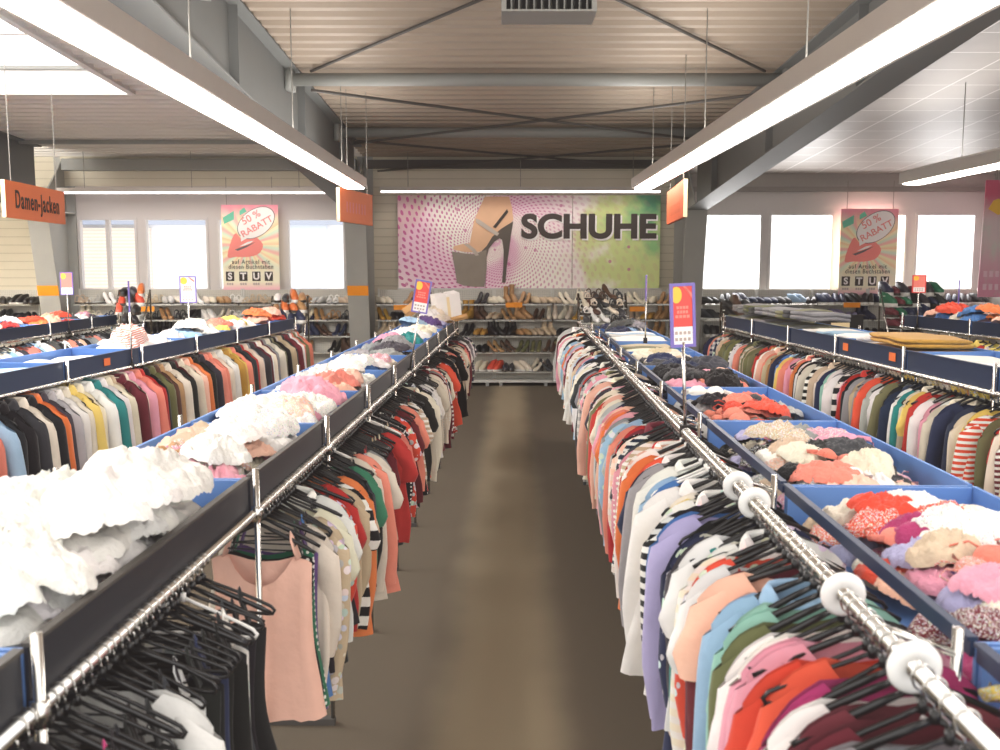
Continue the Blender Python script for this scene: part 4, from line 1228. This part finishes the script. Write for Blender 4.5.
# ================================================================== SHOE RACKS + SHOES
SHZ = [1.475, 1.19, .90, .605, .255]
pf, nt, b = new_mat('perforated_panel'); k = NB(nt); tc = k.coord(); x, y, z = k.xyz(tc)
hx = k.math('SUBTRACT', k.math('FRACT', k.math('MULTIPLY', x, 30)), .5); hz = k.math('SUBTRACT', k.math('FRACT', k.math('MULTIPLY', z, 30)), .5)
hole = k.math('LESS_THAN', k.math('ADD', k.math('MULTIPLY', hx, hx), k.math('MULTIPLY', hz, hz)), .05)
nt.links.new(k.mix(hole, lin('#c2beb4'), lin('#8d897f')), b.inputs['Base Color']); b.inputs['Roughness'].default_value = .5
def shoe_rack(x0, x1, label):
    t = empty('shoe_rack', (x0, 17.2, 0)); tag(t, label, 'shoe rack', 'shoe racks along the back wall'); w = x1 - x0
    MB().box((.0, .26, .11), (w, .275, 1.74)).obj('back_panel', pf, t)
    for xx in (.0, w - .025): MB().box((xx, .235, .03), (xx + .025, .26, 1.76)).obj('post', M['shelf'], t)
    for zz in SHZ:
        s = MB().box((.015, -.05, zz - .012), (w - .015, .235, zz)).obj('shelf', M['shelf'], t)
        MB().tube([(.01, -.055, zz + .012), (w - .01, -.055, zz + .012)], .006, 6).obj('shelf_rail', M['chrome'], s)
    MB().box((0, -.06, .07), (w, .26, .115)).obj('base', M['shelf'], t)
    for xx in (.12, w - .12): MB().box((xx - .03, -.06, 0), (xx + .03, .2, .07)).obj('foot', M['steel'], t)
SHX = lambda px: aty(px, 300, 17.2).x
def zone(px0, px1, n, lab):
    e = [SHX(px0 + (px1 - px0) * i / n) for i in range(n + 1)]
    for i in range(n): shoe_rack(e[i] + .004, e[i + 1] - .004, 'grey five-shelf shoe rack, %s %s' % (ordinal(i + 1), lab))
zone(376, 671, 5, 'from the column under the shoe sign')
zone(73, 350, 5, 'from the banded column below the pale windows')
zone(-60, 33, 2, 'holding black shoes beyond the banded column')
zone(704, 985, 5, 'from the column below the bright windows')
SHOES = []
def shoe(zone_, row, n, xx, kind, colour, rng, y=17.29, z=None, rz=None, name=None):
    P_ = SH[kind][0]; s = rng.uniform(.265, .30)
    rz = rng.gauss(0, .18) if rz is None else rz
    o = dup(P_, kind, (xx, y, (SHZ[row] if z is None else z) + .001), (0, 0, rz), (s, s, s * 1.3))
    o.color = (*lin_t(jit(PAL[colour], rng, .03)), 1)
    SHOES.append(dict(o=o, zone=zone_, row=row, x=xx, kind=kind, c=colour))
def shelf_shoes(zone_, px0, px1, rows, kinds, cols, seed, step=.145, gap=.05):
    rng = random.Random(seed)
    for row in rows:
        kk, cc = kinds[min(row, len(kinds) - 1)].split(','), cols[min(row, len(cols) - 1)].split(',')
        x_, x1 = SHX(px0) + .08, SHX(px1) - .06
        while x_ < x1:
            kd, c_ = rng.choice(kk), rng.choice(cc)
            if rng.random() > gap:
                side = kd in ('ankle_boot', 'loafer', 'trainer') and rng.random() < .25
                rz = rng.gauss(0, .12) + rng.choice((-.5, .5, .75, -.2))
                shoe(zone_, row, 0, x_, kd, c_, rng, rz=rz); shoe(zone_, row, 0, x_ + .112, kd, c_, rng, rz=rz + rng.gauss(0, .06))
            x_ += .105 + step * rng.uniform(.9, 1.15)
shelf_shoes('under the shoe sign', 376, 671, (0, 1, 2, 3, 4), ['pump,pump,loafer,ankle_boot', 'pump,ankle_boot,loafer', 'pump,ankle_boot,loafer', 'pump,pump,loafer', 'loafer,trainer,pump'],
            ['brown,tan,black,tan,cream,cream,beige', 'black,tan,mustard,cream,beige,brown', 'tan,black,beige,cream,mustard', 'black,brown,olive,tan,beige', 'black,charcoal,scarlet,brown,navy,cream'], 71)
shelf_shoes('below the pale windows', 73, 350, (0, 1, 2, 3), ['sandal,sandal,pump,loafer', 'trainer,sandal,ankle_boot,pump', 'pump,ankle_boot', 'pump,ankle_boot'],
            ['cream,white,white,pale grey,beige,tan', 'navy,charcoal,white,black,tan,cream', 'tan,brown,navy,black,cream', 'brown,black,tan'], 72)
shelf_shoes('beyond the banded column', -40, 33, (0, 1), ['loafer,trainer'], ['black'], 73, .11, .02)
shelf_shoes('below the bright windows', 704, 985, (0, 1, 2, 3), ['trainer,trainer,loafer', 'trainer,loafer,ankle_boot', 'trainer,loafer', 'loafer,trainer'],
            ['navy,charcoal,pale grey,navy,black,sky blue', 'black,black,lavender,charcoal,navy', 'black,charcoal,black', 'black,brown,charcoal'], 74)
# orange shelf labels
for (px, py, lab) in ((402, 307.5, 'nearest the banded column under the shoe sign'), (514, 305, 'in the middle of the racks under the shoe sign'), (638, 309, 'at the far end of the racks under the shoe sign'),
                      (146, 309, 'below the second pale window'), (852, 305, 'below the poster in the tiled bay'), (485, 321, 'on the second shelf under the shoe sign')):
    if py > 320: continue
    p = aty(px, py, 17.12)
    o = MB().box((-.15, -.003, -.045), (.15, .003, .045)).obj('shelf_label', M['orangeband'], None, False, p)
    tag(o, 'blank orange shelf label ' + lab, 'shelf label')
# orange price tags on the tray fronts
for key, px, py, lab in (('R2', 855, 347, 'blank orange price tag on navy tray front beside the peach cloth'), ('R2', 896, 357, 'blank orange price tag on navy tray front below the mustard blankets'), ('L2', 112, 362, 'blank peach price tag on navy tray front below the scrunched coral cloth')):
    r = ROWS[key]; p = atz(px, py, r.lipz - .06)
    pos = r.pt(p.y, 0.008, r.lipz - .06)
    o = MB().box((-.004, -.05, -.028), (.0, .05, .03)).obj('price_tag', M['orange'], None, False, pos)
    o.rotation_euler.z = r.ang
    if r.side < 0: o.scale.x = -1
    tag(o, lab, 'price tag')

# ================================================================== POLE SIGNS
bpy.context.view_layer.update()
inv0 = cam.matrix_world.inverted()
def pole_sign(row, y, z0, w, h, yaw, tilt, label, detail=True, o=0.0, frame='purple', face='red'):
    r = ROWS[row]; base = r.pt(y, o)
    t = empty('price_sign', base); tag(t, label, 'sign'); t.rotation_euler = (0, tilt, yaw)
    MB().tube([(0, 0, .012), (0, 0, z0 - r.z + .02)], .0075, 8).obj('pole', M['chrome'], t, True)
    MB().box((-.018, -.018, -.02), (.018, .018, .03)).obj('clamp', M['black'], t)
    zb = z0 - r.z
    fr = MB(); e = .012
    fr.box((-w / 2, -.006, zb), (w / 2, .006, zb + e)); fr.box((-w / 2, -.006, zb + h - e), (w / 2, .006, zb + h))
    fr.box((-w / 2, -.006, zb + e), (-w / 2 + e, .006, zb + h - e)); fr.box((w / 2 - e, -.006, zb + e), (w / 2, .006, zb + h - e))
    fr.obj('sign_frame', M[frame], t)
    lo = zb + .32 * h
    c = MB().box((-w / 2 + e, -.003, lo), (w / 2 - e, .003, zb + h - e)).obj('card', M[face], t)
    MB().box((-w / 2 + e, -.003, zb + e), (w / 2 - e, .003, lo)).obj('card_foot', M['paper'], t)
    for sd in (-1,):
        MB().prism([(-w * .24 + .26 * w * math.cos(a) * .8, zb + h * .82 + .13 * h * math.sin(a)) for a in [2 * PI * j / 20 for j in range(20)]], sd * .0045, sd * .0032).obj('yellow_dot', M['yellow'], c)
        MB().prism([(w * .02, zb + h * .95), (w * .12, zb + h * .95), (w * .38, zb + h * .76), (w * .38, zb + h * .84)], sd * .0045, sd * .0032).obj('pale_swoosh', M['redlight'], c)
        mb = MB()
        for q, (ww, zz) in enumerate(((.5, .60), (.46, .53), (.6, .46))): 
            for g in range(4): mb.box((-w * ww / 2 + g * w * ww / 4, -.0042, zb + h * zz), (-w * ww / 2 + (g + .78) * w * ww / 4, -.0032, zb + h * (zz + .045)))
        mb.obj('faint_print', M['redlight'], c)
        mb = MB()
        for g in range(4):
            for zz in (.10, .2): mb.box((-w * .33 + g * w * .17, -.0042, zb + h * zz), (-w * .22 + g * w * .17, -.0032, zb + h * (zz + .05)))
        mb.obj('faint_print', M['greytext'], c)
p = atz(690, 432, HR)
d_ = p.y; a_, b_ = aty(668, 347, d_), aty(697, 283, d_)
pole_sign('R1', d_, a_.z, abs(b_.x - a_.x) * .93, b_.z - a_.z, .12, -.045, 'red and yellow price sign in a purple frame on the white-ringed rail')
p = atz(424, 372, HL); d_ = p.y; a_, b_ = aty(419, 312, d_), aty(436, 279, d_)
pole_sign('L1', d_, a_.z, abs(b_.x - a_.x) * .95, b_.z - a_.z, -.1, .17, 'leaning red and yellow price sign standing on the camisole rail')
def pole_at(row, px, pyb, pyt, w, yaw, label, o=0.0, **kw):
    r = ROWS[row]
    best = min((abs(((inv0 @ r.pt(yy, o)).x / -(inv0 @ r.pt(yy, o)).z) * F + 500 - px), yy) for yy in [r.y0 + (r.y1 - r.y0) * i / 200 for i in range(201)])
    y = best[1]
    a_, b_ = aty(px, pyb, y), aty(px, pyt, y)
    pole_sign(row, y, a_.z, w, b_.z - a_.z, yaw, 0, label, o=o, **kw)
pole_at('L2', 131, 312, 281, .13, 1.92, 'thin price sign seen edge-on, standing on the jacket rail')
pole_at('R3', 957, 312, 280, .13, 1.15, 'narrow pink price sign seen edge-on above the orange clothes heap', o=.3)
pole_at('L3', 69, 295, 272, .16, .1, 'small red price sign standing by the banded column', face='redlight')
pole_at('R1', 645, 300, 275, .13, 1.38, 'thin pink price sign seen edge-on at the far end of the trays', o=.45)
pole_at('R3', 917, 293, 275, .17, .15, 'small coral price sign beside the shoes at the far end', face='redlight', frame='red')
pole_at('L2', 190, 303, 276, .17, .1, 'pale price sign in a thin frame above the white clothes', o=.3, face='paper')

# ================================================================== ODDS AND ENDS
# white box and planks at the far end of the camisole rail
r = ROWS['L1']
o = empty('cardboard_box', r.pt(12.9, .12, 1.42), .35); o.rotation_euler = (.12, -.15, .35); tag(o, 'white cardboard box leaning at the far end of the camisole rail', 'box')
MB().box((-.17, -.12, 0), (.17, .12, .36)).obj('carton', M['paper'], o); MB().box((-.17, -.12, .36), (-.02, .12, .372)).obj('flap', M['paper'], o); MB().box((.02, -.12, .36), (.17, .12, .372)).obj('flap', M['paper'], o)
MB().box((-.02, -.122, .02), (.02, -.1205, .34)).obj('tape', M['cream'], o)
a = aty(440, 323, 12.6); b_ = aty(467, 316, 12.8)
o = MB().tube([a, b_], .035, 4, flat=.5).obj('wooden_board', M['wood']); tag(o, 'pale wooden board lying below the white cardboard box', 'board')
a = aty(405, 314, 12.9); b_ = aty(420, 303, 13.0)
o = MB().tube([a, b_], .075, 4, flat=.3).obj('wooden_board', M['wood']); tag(o, 'pale wooden board behind the leaning price sign', 'board')

# slanted shoe stands
def shoe_stand(px0, px1, y, zt, zb, label, cols, seed, kinds=('trainer', 'loafer')):
    x0, x1 = aty(px0, 300, y).x, aty(px1, 300, y).x; w = x1 - x0
    t = empty('shoe_stand', (x0, y, 0)); tag(t, label, 'shoe stand'); rng = random.Random(seed)
    for xx in (0, w):
        MB().tube([(xx, .3, 0), (xx, .3, zt + .1), (xx, -.05, zb - .05), (xx, -.05, 0)], .014, 8).obj('side_frame', M['chrome'], t, True)
    n = 4
    for q in range(n):
        f = q / (n - 1); zz = zb + (zt - zb) * f; yy = -.05 + .35 * f
        MB().box((.01, yy - .12, zz - .01), (w - .01, yy + .12, zz)).obj('tier', M['shelf'], t)
        x_ = .08
        while x_ < w - .05:
            shoe('stand ' + label, q, 0, x0 + x_, rng.choice(kinds), rng.choice(cols), rng, y=y + yy, z=zz, rz=rng.gauss(.3, .2)); x_ += .125
shoe_stand(112, 143, 14.2, 1.70, 1.30, 'slanted shoe stand with orange and black trainers before the pale windows', ['orange', 'black', 'charcoal', 'scarlet'], 81)
shoe_stand(268, 304, 14.4, 1.60, 1.15, 'slanted shoe stand with mixed shoes at the far end of the jacket rail', ['navy', 'charcoal', 'white', 'tan', 'orange'], 82)
shoe_stand(888, 950, 14.0, 1.72, 1.25, 'slanted shoe stand with dark shoes behind the orange clothes heap', ['navy', 'charcoal', 'black', 'maroon', 'green'], 83)
shoe_stand(580, 628, 13.6, 1.66, 1.35, 'slanted shoe stand with pale sandals past the white-ringed rail', ['charcoal', 'white', 'cream', 'brown'], 84, ('sandal', 'pump'))
shoe_stand(726, 760, 13.0, 1.55, 1.1, 'slanted shoe stand with black shoes past the blanket rail', ['black', 'charcoal', 'brown'], 85)
# dark storage crate on the second rail's trays
r = ROWS['R2']; p = aty(833, 325, 12.0)
o = empty('storage_crate', (p.x, 12.0, p.z - .14), .1); tag(o, 'dark open storage crate behind the folded grey clothes', 'crate')
mb = MB(); mb.box((-.3, -.2, 0), (.3, .2, .02)); mb.box((-.3, -.2, .02), (-.28, .2, .26)); mb.box((.28, -.2, .02), (.3, .2, .26)); mb.box((-.28, -.2, .02), (.28, -.18, .26)); mb.box((-.28, .18, .02), (.28, .2, .26)); mb.obj('shell', M['black'], o)
MB().box((-.31, -.21, .26), (.31, -.18, .28)).obj('rim', M['black'], o)
MB().box((-.12, -.206, .1), (.12, -.2005, .18)).obj('crate_label', M['cream'], o)
mb = MB()
for xx in (-.27, .27):
    for yy in (-.17, .17): mb.tube([(xx, yy, -(p.z - .14)), (xx, yy, 0)], .015, 6)
for zz in (-.02, -.5, -1.0): mb.box((-.3, -.2, zz - .02), (.3, .2, zz))
mb.obj('trestle', M['steel'], o)

# ================================================================== LIGHT
w = bpy.data.worlds.new('sky'); bpy.context.scene.world = w; w.use_nodes = True
bg = w.node_tree.nodes['Background']; bg.inputs[0].default_value = (1.0, .975, .95, 1); bg.inputs[1].default_value = 1.25
def area(name, loc, rot, sx, sy, power, col=(1, .97, .93)):
    l = bpy.data.lights.new(name, 'AREA'); l.shape = 'RECTANGLE'; l.size = sx; l.size_y = sy; l.energy = power; l.color = col
    o = bpy.data.objects.new(name, l); C.objects.link(o); o.location = loc; o.rotation_euler = rot; return o
for xc, y0, y1, z in ((-1.96, .5, 13.1, LZ), (1.94, .5, 13.1, LZ), (5.2, 2, 12.2, LZ)):
    area('ceiling_fill', (xc, (y0 + y1) / 2, z + .19), (PI, 0, 0), .22, y1 - y0, 80 if xc < 4 else 35)  # fill lights added above the housings to brighten the ceiling
area('skylight_daylight', ((SX0 + SX1) / 2, (SY0 + SY1) / 2, deck_z(8.8) + .3), (0, 0, 0), 2.3, 7.2, 600, (1, .98, .96))
area('window_daylight', ((RW[0][0] + RW[-1][1]) / 2, D + .45, (WZ0 + RZ1) / 2), (-PI / 2, 0, 0), RW[-1][1] - RW[0][0] + .6, RZ1 - WZ0 + .3, 260, (1, .98, .97))
area('ceiling_fill', (-10.2, 9, LZ), (PI, 0, 0), .6, 11, 1700)  # unseen fill light without a fixture, added to brighten the pale deck
# ================================================================== CULL what nothing shows
PROTO_GONE = []
for o in PROTO:                      # prototypes are only sources of copies
    for ch, gs in CH[o.name]: PROTO_GONE.append(ch)
    PROTO_GONE.append(o)
bpy.data.batch_remove(PROTO_GONE)
sc = bpy.context.scene
GONE = []
def remove(o):
    GONE.extend(KIDS[o.name]); GONE.append(o)
allrec = [('g', r) for r in GARM] + [('h', r) for r in HGR] + [('c', r) for r in CLOTH] + [('s', r) for r in SHOES]
# what shows from the camera or from a step to its side: splat all surfaces into small depth buffers
bpy.context.view_layer.update()
BW, BH = 500, 375
QUADS = {}
def quads_of(me):
    if me.name not in QUADS:
        n = len(me.vertices); co = np.empty(n * 3, np.float32); me.vertices.foreach_get('co', co); co = co.reshape(-1, 3)
        q = [tuple(p.vertices) if len(p.vertices) == 4 else (p.vertices[0], p.vertices[1], p.vertices[2], p.vertices[2]) for p in me.polygons if len(p.vertices) < 5]
        QUADS[me.name] = co[np.array(q, np.int64)] if q else np.zeros((0, 4, 3), np.float32)
    return QUADS[me.name]
ci = np.array(cam.matrix_world.inverted())
def splat(o, eye):
    q = quads_of(o.data)
    if not len(q): return None
    mw = ci @ np.array(o.matrix_world)
    p = q.reshape(-1, 3) @ mw[:3, :3].T + mw[:3, 3] - eye
    p = p.reshape(-1, 4, 3)
    p = p[(p[:, :, 2] < -.2).all(axis=1)]
    if not len(p): return None
    u = p[:, :, 0] / -p[:, :, 2] * F / 2 + BW / 2; v = -p[:, :, 1] / -p[:, :, 2] * F / 2 + BH / 2
    ok = (u.max(1) > -8) & (u.min(1) < BW + 8) & (v.max(1) > -8) & (v.min(1) < BH + 8)
    if not ok.any(): return None
    p, u, v = p[ok], u[ok], v[ok]
    ext = np.maximum(u.max(1) - u.min(1), v.max(1) - v.min(1))
    res_i, res_d = [], []
    for lo, hi, n in ((0, 1.2, 2), (1.2, 3, 4), (3, 8, 9), (8, 24, 25), (24, 1e9, 70)):
        m_ = (ext >= lo) & (ext < hi)
        if not m_.any(): continue
        s_ = (np.arange(n) + .5) / n; A, B = np.meshgrid(s_, s_); A = A.ravel(); B = B.ravel()
        w4 = np.stack([(1 - A) * (1 - B), A * (1 - B), A * B, (1 - A) * B])
        pp = p[m_]
        x_ = pp[:, :, 0] @ w4; y_ = pp[:, :, 1] @ w4; z_ = pp[:, :, 2] @ w4
        iu = (x_ / -z_ * F / 2 + BW / 2).astype(np.int64).ravel(); iv = (-y_ / -z_ * F / 2 + BH / 2).astype(np.int64).ravel(); d_ = -z_.ravel()
        k_ = (iu >= 0) & (iu < BW) & (iv >= 0) & (iv < BH)
        res_i.append((iv * BW + iu)[k_]); res_d.append(d_[k_])
    if not res_i: return None
    return np.concatenate(res_i), np.concatenate(res_d)
meshes = [o for o in sc.objects if o.type == 'MESH' and o.name.split('.')[0] not in ('pane', 'hook')]
flags = [False] * len(allrec)
for eye in ((0, 0, 0), (-.4, 0, 0), (.4, 0, 0)):
    buf = np.full(BW * BH, 1e9)
    got = {}
    for o in meshes:
        g = splat(o, np.array(eye))
        if g is None: continue
        got[o.name] = g
        np.minimum.at(buf, g[0], g[1])
    for q, (kd, r) in enumerate(allrec):
        if flags[q]: continue
        n_ = 0
        for o in [r['o']] + KIDS[r['o'].name]:
            g = got.get(o.name)
            if g is not None: n_ += len(np.unique(g[0][g[1] <= buf[g[0]] + .004]))
        flags[q] = n_ >= 2
for (kd, r), f in zip(allrec, flags): r['vis'] = f
for (kd, r), f in zip(allrec, flags):
    if not f: remove(r['o'])
print('CULL', {kd: (sum(1 for (a, r) in allrec if a == kd and r['vis']), sum(1 for (a, r) in allrec if a == kd)) for kd in 'ghcs'})

# ================================================================== LABELS
PN = {'plain': '', 'stripe': 'striped ', 'wide': 'broad-striped ', 'floral': 'flowered ', 'dots': 'spotted ', 'check': 'checked '}
KN = {'t_shirt': 'short-sleeved top', 'blouse': 'blouse', 'pullover': 'pullover', 'camisole': 'camisole', 'dress': 'dress', 'jacket': 'jacket'}
RN = {'L1': 'camisole rail', 'R1': 'white-ringed rail', 'L2': 'jacket rail', 'R2': 'blanket rail', 'L3': 'rail by the black shoes', 'R3': 'rail under orange clothes'}
used = {}
for row in ROWS:
    g = [r for r in GARM if r['row'] == row and r['vis']]
    g.sort(key=lambda r: r['y'])
    for i, r in enumerate(g):
        me = PN[r['p']] + KN[r['kind']]
        nb_ = lambda q: (g[q]['c'] + ' ' + KN[g[q]['kind']]) if 0 <= q < len(g) else 'rail end'
        r['label'] = '%s %s on the %s, between a %s and a %s' % (r['c'], me, RN[row], nb_(i - 1), nb_(i + 1))
        r['n'] = i + 1
    cnt = {}
    for r in g: cnt[r['label']] = cnt.get(r['label'], 0) + 1
    for r in g:
        l = r['label']
        if cnt[l] > 1 or len(l.split()) > 16 or 'rail end' in l:
            l = '%s %s%s, %s garment from the near end, %s' % (r['c'], PN[r['p']], KN[r['kind']], ordinal(r['n']), RN[row])
        tag(r['o'], l, KN[r['kind']] if r['kind'] != 't_shirt' else 'top', 'clothes on the ' + RN[row])
# hangers: 300 largest alone, the rest one mass
hv = [r for r in HGR if r['vis']]; hv.sort(key=lambda r: r['y'])
for r in hv[:300]:
    tag(r['o'], '%s plastic hanger on the %s, among others just like it' % (r['c'], RN[r['row']]), 'hanger', '%s hangers on the %s' % (r['c'], RN[r['row']]))
rest = hv[300:]
if rest:
    mb = MB()
    for r in rest:
        for ob in [r['o']] + KIDS[r['o'].name]:
            mw = ob.matrix_world; me = ob.data
            mb.add([mw @ v.co for v in me.vertices], [tuple(p.vertices) for p in me.polygons], 1 if ob is not r['o'] else 0)
        remove(r['o'])
    o = mb.obj('far_clothes_hangers', [M['plastic'], M['chrome']], None, True); o.color = (*lin('#121214'), 1)
    tag(o, 'mass of small dark hangers on the far stretches of the rails', 'hangers', None, 'stuff')
bpy.data.batch_remove(GONE)
# clothes in trays
for (key, i), (r, a, b_) in TRAYS.items():
    g = [c for c in CLOTH if c['key'] == key and c['i'] == i and c['vis']]
    tn = '%s tray above the %s' % (ordinal(i + 1), RN[key])
    for c in g:
        nm = {'crumpled_garment': {'L1': 'crumpled shirt', 'R1': 'rumpled underwear', 'L2': 'crumpled shirt'}.get(key, 'rumpled cloth'), 'bra': 'bra', 'folded_garment': 'folded garment'}[c['kind']]
        where = 'lip side' if c['off'] < .24 else ('wall side' if c['off'] > .38 else 'mid-tray')
        fw = 'near end' if c['f'] < .34 else ('far end' if c['f'] > .66 else 'middle')
        c['label'] = '%s %s%s, %s, %s, %s' % (c['c'], PN[c['p']], nm, tn, fw, where)
    cnt = {}
    for c in g: cnt.setdefault(c['label'], []).append(c)
    for l, cs in cnt.items():
        cs.sort(key=lambda c: -c['dz'])
        for q, c in enumerate(cs):
            ll = l
            if len(cs) > 1:
                ll = l.replace(', ' + l.split(', ')[-1], '') + ', ' + ('topmost alike' if q == 0 else 'heaped below')
            tag(c['o'], ll, {'crumpled_garment': {'L1': 'clothing', 'R1': 'underwear', 'L2': 'clothing'}.get(key, 'scarf'), 'bra': 'bra', 'folded_garment': 'folded clothes'}[c['kind']], 'clothes heaped in the ' + tn)
# shoes
SKN = {'pump': 'pump', 'loafer': 'loafer', 'trainer': 'trainer', 'ankle_boot': 'ankle boot', 'sandal': 'sandal'}
byrow = {}
for s in SHOES:
    if s['vis']: byrow.setdefault((s['zone'], s['row']), []).append(s)
for (zn, row), g in byrow.items():
    g.sort(key=lambda s: s['x'])
    for q, s in enumerate(g):
        if zn.startswith('stand'):
            short = next(v_ for k_, v_ in (('orange and', 'orange trainers'), ('mixed', 'mixed shoes'), ('dark', 'dark shoes'), ('pale', 'pale sandals'), ('black', 'black shoes')) if k_ in zn.split(' with ')[1])
            l = '%s %s, %s tier %s, on the stand with %s' % (s['c'], SKN[s['kind']], ordinal(q + 1), ('one', 'two', 'three', 'four')[row], short)
            gr = 'shoes on the slanted stand of ' + short
        else:
            l = '%s %s, %s from column, %s shelf, %s' % (s['c'], SKN[s['kind']], ordinal(q + 1), ('top', 'second', 'third', 'fourth', 'bottom')[row], zn)
            gr = 'shoes on the wall racks ' + zn
        tag(s['o'], l, 'shoe', gr)

# ================================================================== RENDER LOOK
sc.view_settings.view_transform = 'Standard'
sc.view_settings.exposure = 0.72
sc.view_settings.use_curve_mapping = True
sc.view_settings.curve_mapping.black_level = (-.009, -.0075, -.007)
sc.view_settings.curve_mapping.update()
sc.cycles.use_denoising = True
sc.cycles.max_bounces = 6; sc.cycles.diffuse_bounces = 4; sc.cycles.glossy_bounces = 3; sc.cycles.transparent_max_bounces = 6
sc.cycles.sample_clamp_indirect = 6
sc.render.use_persistent_data = False
